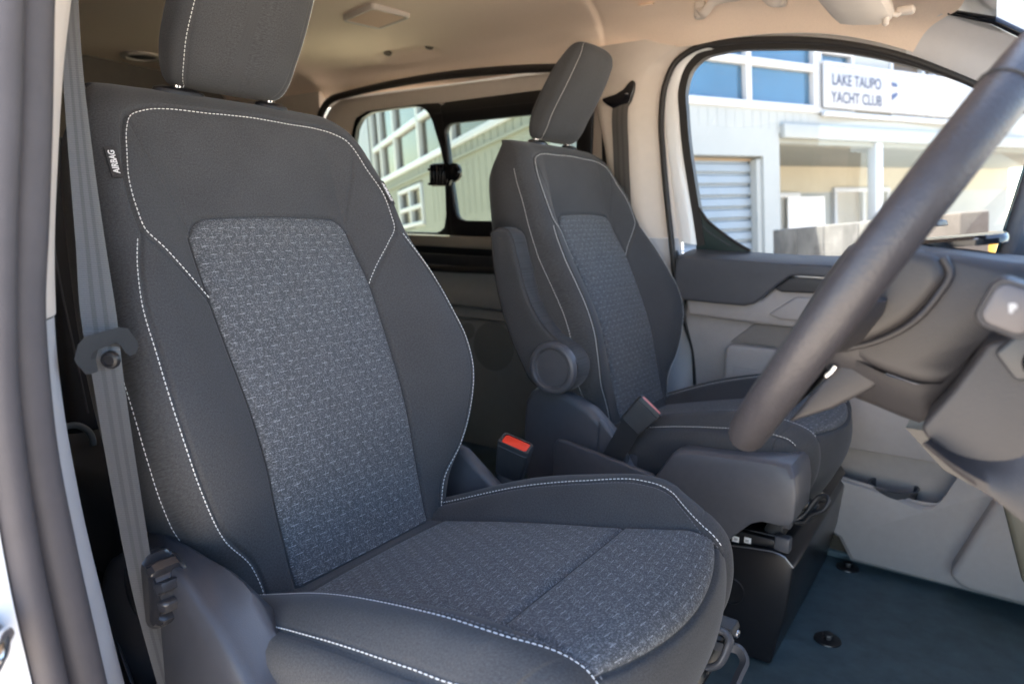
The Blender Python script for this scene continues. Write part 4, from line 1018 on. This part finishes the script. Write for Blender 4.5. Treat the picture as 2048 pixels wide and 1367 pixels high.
for k in range(24):
    b = -.82 + 1.64 * (k + .5) / 24
    for bb, z in ((b - .022, -.006), (b - .012, -.0125), (b + .012, -.0125), (b + .022, -.006)):
        V += [(*vq(-.85, bb), vz + z), (*vq(.85, bb), vz + z)]
    i = len(V) - 8; F_ += [(i, i + 1, i + 3, i + 2), (i + 2, i + 3, i + 5, i + 4), (i + 4, i + 5, i + 7, i + 6)]
o = mk("vent_ribs", V, F_, M['head'], vent, smooth=False); o["kind"] = "stuff"
for nm, x, lab in (("ceiling_screw", -1.905, "dark screw plug at the rear end of the pressed roof hollow"), ("ceiling_screw", -1.705, "dark screw plug at the front end of the pressed roof hollow")):
    z = float(head_z(x, .842)) + .014
    tag(lathe(nm, (x, .842, z), (0, -.35, -1), [(0, -.004), (.016, -.004), (.014, .004), (.006, .0045), (0, .003)], mat("brown_plug", (.13, .10, .075), .6, var=.1, vscale=90), None, n=20), lab, "screw plug")
t = thing("roof_lamp", "small oval lamp recess far back in the dark headliner", "lamp", (-2.80, .42, 1.42))
oz = float(head_z(-2.80, .42)); V = []
for k_, z in ((1.0, .01), (1.0, -.006), (.9, -.010), (.74, -.010), (.68, -.002)):
    for a in range(36): V.append((-2.80 + .085 * k_ * math.cos(a / 36 * 2 * math.pi), .42 + .07 * k_ * math.sin(a / 36 * 2 * math.pi), oz + z))
mk("lamp_bezel", V, rgrid(5, 36, True), M['cream'], t, sharp=40); mk("lamp_lens", [(-2.80 + .06 * math.cos(a / 24 * 6.283), .42 + .05 * math.sin(a / 24 * 6.283), oz - .004) for a in range(24)], [tuple(range(24))], M['plasticd'], t, smooth=False)
z = float(head_z(-.90, .78)); 
bd = tag(box("airbag_badge", (-.845, .735, float(head_z(-.845, .735)) - .003), (.046, .024, .004), M['head'], None, .0018, rot=Matrix.Rotation(R(25), 3, 'X')), "small raised airbag badge on the beige headliner above the far pillar", "badge")
# grab handle and sun visor
gh = thing("grab_handle", "cream grab handle hanging from the headliner above the far door", "grab handle", (-.60, .74, 1.36))
tube("bar", [(-.700, .755, 1.412), (-.698, .742, 1.384), (-.688, .735, 1.375), (-.660, .728, 1.396), (-.60, .725, 1.400), (-.54, .726, 1.397), (-.510, .732, 1.374), (-.498, .742, 1.378), (-.495, .755, 1.407)], .010, M['cream'], gh, res=60, n=12, prof=[(1, .8), (.8, 1.1), (-.8, 1.1), (-1, .8), (-1, -.8), (-.8, -1.1), (.8, -1.1), (1, -.8)])
for x in (-.70, -.50): box("mount", (x, .745, 1.386), (.028, .026, .045), M['cream'], gh, .008)
sv = thing("sun_visor", "folded cream sun visor at the front edge of the headliner", "sun visor", (-.30, .48, 1.27))
V = []
for y, k in ((.612, .92), (.605, 1.0), (.50, 1.0), (.20, 1.0), (.19, .92)):
    for (x, z) in ((-.365, 1.318), (-.352, 1.288), (-.335, 1.272), (-.31, 1.266), (-.262, 1.260), (-.238, 1.268), (-.232, 1.280), (-.238, 1.300), (-.30, 1.318)):
        cx, cz = -.30, 1.292; V.append((cx + (x - cx) * k, y, cz + (z - cz) * k))
mk("visor_body", V, rgrid(5, 9, True) + [tuple(range(9))[::-1], tuple(36 + j for j in range(9))], M['cream'], sv, sharp=40)
tube("pivot_arm", [(-.245, .59, 1.278), (-.228, .612, 1.276), (-.215, .62, 1.29)], .005, M['cream'], sv, n=10)
lathe("visor_clip", (-.245, .585, 1.262), (0, 0, -1), [(0, -.01), (.008, -.01), (.006, .008), (.0, .012)], M['cream'], sv, n=16)
box("pivot_mount", (-.215, .622, 1.285), (.034, .026, .016), M['cream'], sv, .006)

# ---- rear bench glimpsed behind the driver's seat
rb = thing("rear_bench", "dark rear bench seat behind the driver's seat", "car seat", (-1.35, -.2, 0))
def slab(name, pts, y0, y1, m, w_): return prism(name, pts, y0, y1, m, rb, w_=w_, seg=5, ang=30)
slab("backrest", [(-1.50, .40), (-1.47, .45), (-1.53, .80), (-1.57, 1.0), (-1.62, 1.02), (-1.68, 1.0), (-1.66, .40)], -.50, .12, M['fabric'], .035)
slab("cushion", [(-1.55, .42), (-1.15, .45), (-1.06, .43), (-1.05, .36), (-1.10, .28), (-1.55, .26)], -.62, .12, M['fabric'], .03)
slab("base", [(-1.55, .0), (-1.14, .0), (-1.12, .27), (-1.55, .27)], -.58, .10, M['plasticd'], .01)
tube("anchor_frame", [(-1.36, -.585, .475), (-1.36, -.532, .475), (-1.355, -.520, .462), (-1.352, -.520, .425), (-1.352, -.532, .415), (-1.352, -.585, .415)], .006, mat("blue_grey_plastic", (.16, .20, .24), .45), rb, n=8, res=30)
tube("back_seam", [(-1.455, -.475, .47), (-1.505, -.478, .70), (-1.535, -.48, .90)], .002, M['threaddark'], rb, n=6)

# ================================================================== STEERING WHEEL, COLUMN, INSTRUMENTS
WC = np.array((-.082, -.434, .827)); WA = R(30.1); Wt = np.array((math.sin(WA), 0, math.cos(WA))); Wn = np.array((-math.cos(WA), 0, math.sin(WA)))
Wy = np.array((0, 1, 0)) * math.cos(R(3.6)) + Wn * math.sin(R(3.6)); Wn = np.cross(Wt, Wy)
sw = thing("steering_wheel", "dark leather steering wheel seen edge-on in front of the seats", "steering wheel", tuple(WC))
RW = .184; ph = np.linspace(0, 2 * np.pi, 160, endpoint=False)
tube("rim", [WC + RW * (math.cos(p) * Wy + math.sin(p) * Wt) for p in ph], .0158, M['leather'], sw, n=20, closed=True)
for p in (math.pi * .745, math.pi * .255):
    q = [WC + (RW + .0161 * math.cos(a)) * (math.cos(p) * Wy + math.sin(p) * Wt) + .0161 * math.sin(a) * Wn for a in np.linspace(0, 2 * np.pi, 24, endpoint=False)]
    tube("rim_joint", q, .0012, M['rubberb'], sw, n=6, closed=True)
def wp(a, b, d): return WC + a * Wy + b * Wt + d * Wn     # a across, b up the wheel, d towards the driver
V = []; hub = rrect(-.074, .074, -.085, .008, .035, 8); n = len(hub)
for d, k in ((-.050, .80), (-.045, .95), (-.02, 1.02), (.0, 1.0), (.016, .93), (.024, .80), (.027, .5)):
    for a, b in hub: V.append(wp(a * k, b * k - .005, d))
mk("hub_pad", V, rgrid(7, n, True) + [tuple(6 * n + j for j in range(n)), tuple(range(n))[::-1]], M['mauve'], sw, sharp=45)
for sg in (-1, 1):
    tube("spoke", [wp(sg * .060, -.036, -.014), wp(sg * .11, -.034, -.012), wp(sg * .176, -.028, -.002)], 1, M['mauve'], sw, n=8, res=14, prof=[(.022, .008), (.022, -.008), (.012, -.012), (-.012, -.012), (-.022, -.008), (-.022, .008), (-.012, .012), (.012, .012)], up0=tuple(Wt))
tube("spoke", [wp(0, -.06, -.012), wp(0, -.12, -.010), wp(0, -.178, -.001)], 1, M['mauve'], sw, n=8, res=14, prof=[(.030, .007), (.030, -.007), (.018, -.011), (-.018, -.011), (-.030, -.007), (-.030, .007), (-.018, .011), (.018, .011)], up0=(0, 1, 0))
tube("spoke_trim", [(-.106, -.498, .7355), (-.102, -.499, .740), (-.0995, -.4995, .745)], .0026, M['chrome'], sw, n=8)

co = thing("steering_column", "grey steering column shroud behind the wheel", "steering column", (.0, -.44, .75))
sh = [(-.112, .775), (-.094, .757), (-.060, .742), (-.030, .738), (-.004, .770), (.03, .80), (.12, .825), (.12, .845), (.015, .832), (-.033, .837), (-.052, .838), (-.09, .81)]
def column_part(name, o_, lay, m, n=90):
    q = spline(o_ + o_[:1], n)[:-1]; n = len(q); c = q.mean(0); V = []
    for y, k in lay:
        for p in q: d = p - c; L = np.linalg.norm(d); r = c + d * (1 - k / L); V.append((r[0], y, r[1]))
    return mk(name, V, rgrid(len(lay), n, True) + [tuple(range(n))[::-1], tuple((len(lay) - 1) * n + j for j in range(n))], m, co, sharp=45)
column_part("upper_shroud", sh, ((-.506, .012), (-.5045, .006), (-.499, .001), (-.49, 0), (-.37, 0), (-.36, .01)), M['mauve'])
pod = [(-.120, .772), (-.094, .763), (-.070, .773), (-.050, .789), (-.037, .808), (-.031, .824), (-.036, .833), (-.048, .838), (-.068, .840), (-.10, .82)]
column_part("hub_back", pod, ((-.514, .010), (-.513, .004), (-.509, 0), (-.46, 0), (-.41, 0)), mat("hub_cover", (.026, .024, .025), .5, var=.05, vscale=60, bump=.2, bscale=800))
tube("pod_rim", [(-.094, -.508, .7605), (-.070, -.508, .770), (-.048, -.508, .7865), (-.0345, -.508, .807), (-.0285, -.508, .824), (-.034, -.508, .834)], .003, M['mauve'], co, res=40, n=8)
lo = [(-.100, .752), (-.094, .757), (-.060, .7425), (-.030, .739), (-.008, .765), (-.022, .738), (-.038, .703), (-.060, .708), (-.084, .716)]
V = []
for k, (a, b, ya, yb) in enumerate([((-.098, .757), (-.088, .7145), -.501, -.470), ((-.080, .750), (-.070, .710), -.504, -.472), ((-.060, .7425), (-.052, .705), -.505, -.474), ((-.042, .739), (-.039, .7025), -.5055, -.476), ((-.026, .742), (-.0335, .708), -.5055, -.480), ((-.010, .763), (-.022, .735), -.505, -.49)]):
    for t in np.linspace(0, 1, 8): V.append((a[0] + (b[0] - a[0]) * t, ya + (yb - ya) * t - .004 * math.sin(math.pi * t), a[1] + (b[1] - a[1]) * t))
    for t in (.3, .7, 1): V.append((b[0] + .01 * t, yb + .10 * t, b[1] + .004 * t))
mk("lower_shroud", V, rgrid(6, 11), M['mauve'], co, sharp=60)
prism("shroud_spoke", [(-.134, .690), (-.112, .726), (-.094, .754), (-.080, .748), (-.066, .737), (-.072, .729), (-.100, .708)], -.497, -.44, M['mauve'], co, w_=.004)
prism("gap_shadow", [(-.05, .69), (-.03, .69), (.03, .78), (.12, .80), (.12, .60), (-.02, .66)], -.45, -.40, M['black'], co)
ls = thing("gear_stalk", "stubby gear stalk with a pale P button on its end", "stalk", (.006, -.58, .81))
V = []; sq = rrect(-.019, .019, -.019, .019, .0105, 6); n = len(sq)
for y, k in ((-.44, .55), (-.52, .60), (-.57, .80), (-.600, 1.0), (-.618, 1.0), (-.6225, .93), (-.6225, .84), (-.6205, .82)):
    for a, b in sq: V.append((.0085 + (a * .94 + b * .34) * k * .80, y, .812 + (b * .94 - a * .34) * k * .80))
mk("stalk_body", V, rgrid(8, n, True) + [tuple(7 * n + j for j in range(n)), tuple(range(n))[::-1]], M['mauve'], ls, sharp=40)
V = []
for y, k in ((-.619, .80), (-.6235, .79), (-.6245, .70)):
    for a, b in sq: V.append((.0085 + (a * .94 + b * .34) * k * .80, y, .812 + (b * .94 - a * .34) * k * .80))
pbn = mk("park_button", V, rgrid(3, n, True) + [tuple(2 * n + j for j in range(n))], mat("pale_button", (.072, .066, .069), .5), ls, sharp=40)
text_mesh("lettering", "P", .0062, frame((.0085, -.6250, .8125), (1, 0, .15), (-.15, 0, 1)), mat("grey_print", (.32, .32, .32), .6), pbn, bold=.0006)

da = thing("dashboard", "dark dashboard with a curved lower edge behind the steering column", "dashboard", (.35, 0, .75))
prism("dash_top", [(.10, .70), (.06, .80), (.075, .838), (.12, .85), (.55, .84), (.88, .80), (.88, .55), (.20, .55)], -.80, .80, mat("dash_slate", (.045, .055, .072), .5, var=.06, vscale=50, bump=.2, bscale=800), da, w_=.02, seg=5)
kneep = [(-.0335, .718), (-.018, .745), (-.001, .781), (.02, .79), (.30, .80), (.30, .60), (.10, .625), (.031, .670), (-.007, .694), (-.030, .711)]
prism("knee_panel", kneep, -.548, -.36, M['mauve'], da, w_=.010, seg=4, ang=20)
V = []
lipt = spline([(-.027, .711), (-.012, .704), (.004, .703), (.018, .707), (.035, .722), (.08, .76)], 30); lipb = spline([(-.0305, .709), (-.007, .692), (.012, .681), (.031, .668), (.06, .648), (.10, .62)], 30)
for a, b in zip(lipt, lipb): V += [(a[0], -.546, a[1]), (a[0] * .7 + b[0] * .3, -.553, a[1] * .7 + b[1] * .3), (a[0] * .25 + b[0] * .75, -.562, a[1] * .25 + b[1] * .75 + .002), (b[0], -.560, b[1]), (b[0] + .002, -.55, b[1] - .003), (b[0] + .01, -.45, b[1] - .002)]
mk("knee_lip", V, rgrid(30, 6), M['mauve'], da, sharp=60)
prism("switch_panel", [(.003, .776), (.012, .788), (.06, .81), (.06, .765), (.016, .759)], -.556, -.53, mat("switch_blue_grey", (.028, .031, .037), .45), da, w_=.003)
lathe("starter_button", (.028, -.557, .773), (0, -1, 0), [(0, 0), (.010, 0), (.010, .004), (.008, .006), (0, .006)], M['gloss'], da, n=28)
ic = thing("instrument_display", "glossy instrument display lying under a dark hood behind the wheel", "display", (-.02, -.25, .84))
V = []; dsp = rrect(-.072, .004, -.40, -.16, .025, 6); n = len(dsp)
for k, z in ((1, .838), (1.0, .843), (.97, .846), (.90, .846)):
    for a, b in dsp: V.append((-.034 + (a + .034) * k, -.28 + (b + .28) * k, z + .12 * (a + .034)))
mk("bezel", V, rgrid(4, n, True) + [tuple(3 * n + j for j in range(n))], M['gloss'], ic, sharp=40)
prism("hood", [(-.108, .850), (-.075, .864), (-.052, .861), (-.050, .855), (-.075, .853), (-.10, .846)], -.34, -.20, M['doord'], ic, w_=.002)
box("hood_tab", (-.088, -.30, .8445), (.020, .004, .005), M['label'], ic, .001)
cs = thing("centre_screen", "slim upright centre touchscreen at the right edge", "screen", (.02, .0, .83))
rotS = Matrix.Rotation(R(-8), 3, 'Z') @ Matrix.Rotation(R(9), 3, 'Y')
box("screen_body", (.036, -.02, .895), (.016, .30, .160), M['plastic'], cs, .006, rot=rotS)
box("screen_glass", (.0268, -.0215, .8935), (.003, .288, .148), mat("screen_face", (.03, .06, .065), .06, .6), cs, .001, rot=rotS)

# ================================================================== THE CLUBHOUSE AND THINGS OUTSIDE
def fa(a, h, off=0.0): return BP0 + BA * a + BUP * h + BN * off
COR = BP0 + BA * (-2.5003)
def fb(a, h, off=0.0): return COR + BB * a + BUP * h + BNB * off
def wbox(fn, name, a0, a1, h0, h1, o0, o1, m, parent, w_=0.0):
    V = [fn(a, h, o_) for o_ in (o0, o1) for (a, h) in ((a0, h0), (a1, h0), (a1, h1), (a0, h1))]
    o = mk(name, V, [(0, 1, 2, 3), (7, 6, 5, 4), (0, 4, 5, 1), (1, 5, 6, 2), (2, 6, 7, 3), (3, 7, 4, 0)], m, parent, smooth=False)
    bm = bmesh.new(); bm.from_mesh(o.data); bmesh.ops.recalc_face_normals(bm, faces=bm.faces[:]); bm.to_mesh(o.data); bm.free()
    if w_: bev(o, w_, 2)
    return o
m_wall = mat("pale_painted_wall", (.25, .265, .257), .7, .3, var=.05, vscale=2.5)
m_wallB = mat("cream_clad_wall", (.185, .192, .155), .75, .25, var=.06, vscale=2.0)
m_tan = mat("tan_plaster", (.33, .30, .23), .8, .2, var=.06, vscale=3)
m_soff = mat("soffit_board", (.20, .205, .18), .8, .2, var=.05, vscale=4)
m_wframe = mat("white_window_frame", (.36, .37, .38), .45, .4, var=.02, vscale=8)
m_wglass = mat("sky_tinted_window_glass", (.022, .072, .125), .06, .7, var=.25, vscale=1.2)  # blue of the reflected sky is put into the base colour
m_wglassB = mat("wing_window_glass", (.022, .018, .012), .05, .35, var=.4, vscale=1.5)
m_roll = mat("galvanised_slats", (.19, .22, .24), .5, .5, metal=.25, var=.06, vscale=8)
m_dark = mat("dark_interior", (.05, .05, .05), .8)
cb = thing("clubhouse", "pale two-storey clubhouse with windows coloured like reflected sky, seen through the far windows", "building", tuple(fa(1, -1.4, -1)))
WT, WB = 4.4, -1.45
# front wing wall, built round its openings
def wallA(a0, a1, h0, h1, o0=-.25, o1=0.0, m=m_wall, nm="wall"): return wbox(fa, nm, a0, a1, h0, h1, o0, o1, m, cb)
wallA(-2.5, .31, .96, 1.20); wallA(.05, .31, WB, .96); wallA(-2.5, -2.2, WB, .96)
wallA(-2.5, 9.0, 1.20, 1.44, m=m_wall, nm="spandrel")
for k in range(40):
    a = -2.45 + k * .13
    if a < .85: wbox(fa, "cladding_batten", a, a + .014, 1.24, 1.42, 0, .003, m_wall, cb)
wallA(1.60, 2.35, 1.44, 3.0); wallA(3.9, 9, 1.44, 3.0); wallA(-2.5, 9.0, 3.0, WT)
wallA(-2.5, -2.35, 1.44, 3.0)
# balcony floor edge, recess back wall, soffit, post, column
wbox(fa, "balcony_edge", .33, 9.0, 1.15, 1.30, -.02, .06, m_wall, cb, .01)
wbox(fa, "soffit", .31, 9.0, 1.10, 1.16, -1.9, -.02, m_soff, cb)
for k in range(12): wbox(fa, "soffit_board", .31, 9.0, 1.092, 1.10, -.20 - k * .14, -.075 - k * .14, m_soff, cb)
wbox(fa, "recess_wall", .2, 9.0, WB, 1.12, -2.0, -1.60, m_wall, cb)
wbox(fa, "recess_band", .22, 9.0, .72, 1.10, -1.60, -1.585, m_tan, cb)
wbox(fa, "recess_side", .06, .30, WB, 1.10, -1.6, -.25, m_tan, cb)
wbox(fa, "porch_post", 2.06, 2.20, WB, 1.15, -.10, .02, m_wframe, cb, .012)
wbox(fa, "porch_post", 6.4, 6.54, WB, 1.15, -.10, .02, m_wframe, cb, .012)
# roller door
rd = wbox(fa, "roller_door", -2.2, .05, WB, .94, -.16, -.14, m_roll, cb)
zq = .90
slb = None
for k in range(21):
    h1 = .905 - k * .118; V = []
    if h1 < WB + .1: break
    pr = [(-.004, -.140), (-.018, -.112), (-.088, -.104), (-.098, -.112), (-.104, -.140)]
    for a in (-2.18, .0):
        for dh, of in pr: V.append(fa(a, h1 + dh, of))
    mk("slat", V, [(i, i + 1, 6 + i, 5 + i) for i in range(4)], m_roll, rd, smooth=False)
wbox(fa, "door_head", -2.2, .04, .925, .942, -.20, -.10, mat("rust_lintel", (.22, .15, .085), .8, var=.2, vscale=9), cb)
wbox(fa, "door_track", -.02, .05, WB, .93, -.12, -.03, m_wall, cb)
def windowA(a0, a1, h0, h1, vs=(), hs=(), m=m_wglass, fw=.05, fn=None, off=0.0, nm="window"):
    fn = fn or fa
    w_ = wbox(fn, nm, a0, a1, h0 - .0, h0 + fw, off - .10, off + .03, m_wframe, cb, .006)
    for (b0, b1, g0, g1) in [(a0, a1, h1 - fw, h1), (a0, a0 + fw, h0 + fw, h1 - fw), (a1 - fw, a1, h0 + fw, h1 - fw)] + [(v - fw / 2, v + fw / 2, h0 + fw, h1 - fw) for v in vs] + [(a0 + fw, a1 - fw, q - fw / 2, q + fw / 2) for q in hs]:
        wbox(fn, "frame_bar", b0, b1, g0, g1, off - .09, off + .025, m_wframe, w_, .005)
    av = [a0 + fw] + sum([[v - fw / 2, v + fw / 2] for v in vs], []) + [a1 - fw]; hv = [h0 + fw] + sum([[q - fw / 2, q + fw / 2] for q in hs], []) + [h1 - fw]
    for i in range(0, len(av), 2):
        for j in range(0, len(hv), 2): wbox(fn, "pane", av[i], av[i + 1], hv[j], hv[j + 1], off - .06, off - .04, m, w_)
    return w_
windowA(-2.35, .96, 1.44, 2.95, vs=(-1.3, -.17,), hs=(1.91,), fw=.075)
windowA(.97, 1.62, 1.44, 2.14, hs=(1.98,), fw=.05)
wallA(.96, 1.62, 2.14, 3.0)
m_wbrown = mat("bronze_window_glass", (.075, .060, .045), .3, .08, var=.3, vscale=3)
windowA(2.35, 3.9, 1.44, 2.16, vs=(3.06, 3.32, 3.60), fw=.05, m=m_wbrown)
wallA(2.35, 3.9, 2.16, 3.0)
windowA(1.98, 2.75, -1.35, .72, fn=fa, off=-1.56, m=mat("pale_door_glass", (.34, .34, .31), .3), fw=.07, nm="glass_door")
windowA(3.55, 5.0, -1.35, .78, vs=(4.3,), fn=fa, off=-1.56, m=mat("pale_screen_glass", (.46, .43, .36), .4), fw=.07, nm="glass_door")
tag_lamp = wbox(fa, "wall_lamp", 1.28, 1.36, .74, .80, -1.58, -1.50, m_dark, cb, .01)
wbox(fa, "downpipe", .33, .42, -1.4, .42, -1.2, -1.1, m_wframe, cb, .01)
# side wing
def wallB(a0, a1, h0, h1, m=m_wallB, nm="wing_wall", o0=-.25, o1=0.0): return wbox(fb, nm, a0, a1, h0, h1, o0, o1, m, cb)
wallB(0.25, 12, WB, .60); wallB(.25, 4.36, .60, 1.25); wallB(5.75, 12, .60, 1.25); wallB(.25, 12, 1.25, 1.46); wallB(7.35, 12, 1.46, 3.4); wallB(.25, 12, 3.4, WT)
for k in range(36): wbox(fb, "wing_batten", .3 + k * .2, .312 + k * .2, .62, 1.24 if not 4.0 < k * .2 + .3 < 5.9 else .62, 0, .004, m_wallB, cb)
for k in range(36): wbox(fb, "wing_batten", .3 + k * .2, .315 + k * .2, 1.34, 1.46, 0, .006, m_wallB, cb)
wbox(fb, "wing_ledge", .2, 12, 1.30, 1.335, 0, .03, m_wallB, cb)
windowA(.3, 7.25, 1.46, 3.4, vs=(1.6, 2.95, 4.36, 5.69, 6.62), hs=(2.09,), m=m_wglassB, fn=fb, fw=.085, nm="wing_window")
windowA(4.40, 5.70, .62, 1.22, vs=(5.05,), hs=(.90,), m=m_wglassB, fn=fb, fw=.06, nm="wing_window")
for k in range(4):
    wbox(fb, "corner_post", 7.40 + k * .22, 7.50 + k * .22, WB, 3.4, 0, .05, m_wframe, cb, .01)

# yacht club sign on the balcony front
sg_ = thing("club_sign", "long white sign reading LAKE TAUPO YACHT CLUB with a pennant", "sign", tuple(fa(2.5, 1.40, .1)))
wbox(fa, "sign_board", .985, 5.2, 1.49, 1.955, .045, .07, mat("sign_white", (.275, .285, .295), .5, var=.02, vscale=3), sg_, .008)
wbox(fa, "sign_rail", .985, 5.2, 1.955, 1.985, .03, .082, m_wframe, sg_, .006)
wbox(fa, "sign_rail", .985, 5.2, 1.40, 1.45, .03, .082, m_wframe, sg_, .006)
m_let = mat("navy_lettering", (.018, .040, .11), .6)
m_let2 = mat("blue_grey_lettering", (.010, .020, .055), .6)
for body, hh in (("LAKE TAUPO", 1.795), ("YACHT CLUB", 1.605)):
    Mx = frame(fa(1.60, hh, .0712), BA, BUP) @ Matrix.Diagonal((.93, 1.0, 1.0, 1.0))
    text_mesh("lettering", body, .172, Mx, m_let2, sg_, ext=.001, bold=.0035)
def flagpoly(name, pts, z, m):
    V = [fa(a, h, zz) for zz in (z, z + .004) for a, h in pts]; n = len(pts)
    return mk(name, V, [(i, (i + 1) % n, n + (i + 1) % n, n + i) for i in range(n)] + [tuple(range(n, 2 * n))], m, sg_, smooth=False)
wbox(fa, "pennant_staff", 2.245, 2.258, 1.56, 1.88, .0705, .076, mat("staff_tan", (.55, .45, .35), .7), sg_)
flagpoly("pennant_stripe", [(2.27, 1.845), (2.39, 1.835), (2.40, 1.79), (2.28, 1.795)], .0705, m_let)
flagpoly("pennant_stripe", [(2.28, 1.63), (2.40, 1.69), (2.41, 1.735), (2.28, 1.70)], .0705, m_let)
flagpoly("pennant_cross", [(2.27, 1.775), (2.44, 1.78), (2.66, 1.80), (2.52, 1.75), (2.43, 1.725), (2.42, 1.75), (2.27, 1.745)], .0705, mat("pennant_gold", (.70, .55, .30), .6))
flagpoly("pennant_tip", [(2.46, 1.79), (2.70, 1.825), (2.58, 1.775)], .075, mat("pennant_grey", (.35, .40, .50), .6))
flagpoly("pennant_tip", [(2.44, 1.715), (2.56, 1.725), (2.64, 1.77), (2.54, 1.745)], .075, bpy.data.materials["pennant_grey"])

nb = thing("notice_board", "blank white notice board on the wall under the balcony", "notice board", tuple(fa(2.9, .1, -1.5)))
wbox(fa, "board", 2.47, 3.30, .06, .66, -1.57, -1.53, mat("board_white", (.70, .70, .70), .4), nb, .01)
# stained concrete wall in front of the porch, top falling away towards the building
cw = thing("concrete_wall", "low stained concrete wall running out from the porch", "wall", (-.9, 4.6, -.6))
w0, w1 = Vector((-1.89, 6.157, .756)), Vector((-.207, 3.545, .909)); wd_ = (w1 - w0).normalized(); side_ = wd_.cross(BUP).normalized()
m_conc = mat("stained_concrete", (.135, .128, .115), .9, .2, var=.55, vscale=3.2, bump=.3, bscale=60)
m_coping = mat("brown_render", (.10, .082, .068), .85, .2, var=.25, vscale=6)
nseg = 5; Lw = (w1 - w0).length
for k in range(nseg):
    a, b = w0 + wd_ * (Lw * k / nseg + .004), w0 + wd_ * (Lw * (k + 1) / nseg - .004)
    V = [p + q for q in (side_ * .0, side_ * -.16) for p in (a - BUP * 1.7, b - BUP * 1.7, b, a)]
    o = mk("panel", V, [(0, 1, 2, 3), (7, 6, 5, 4), (0, 4, 5, 1), (1, 5, 6, 2), (2, 6, 7, 3), (3, 7, 4, 0)], m_conc if k < nseg - 1 else m_coping, cw, smooth=False); bev(o, .012, 2)
# yellow tank
yb = thing("yellow_drum", "bright yellow drum standing beyond the dashboard", "drum", (.02, 4.2, -.9))
yc = (-.02, 4.35, .0)
lathe("drum_body", (-.045, 4.35, -.70), (BUP.x, BUP.y, BUP.z), [(0, 0), (.15, 0), (.15, .45), (.155, .46), (.155, .50), (.15, .51), (.15, 1.40), (.155, 1.41), (.155, 1.45), (.15, 1.46), (.145, 1.485), (0, 1.485)], mat("yellow_plastic", (.55, .27, .008), .45, var=.05, vscale=6), yb, n=40)
lathe("drum_cap", (-.045 - .133, 4.35, .775), (BUP.x, BUP.y, BUP.z), [(0, 0), (.04, 0), (.04, .02), (0, .025)], M['plasticd'], yb, n=20)

for o in list(bpy.data.objects):
    if o.type == 'MESH' and not o.data.materials: print("no material", o.name)
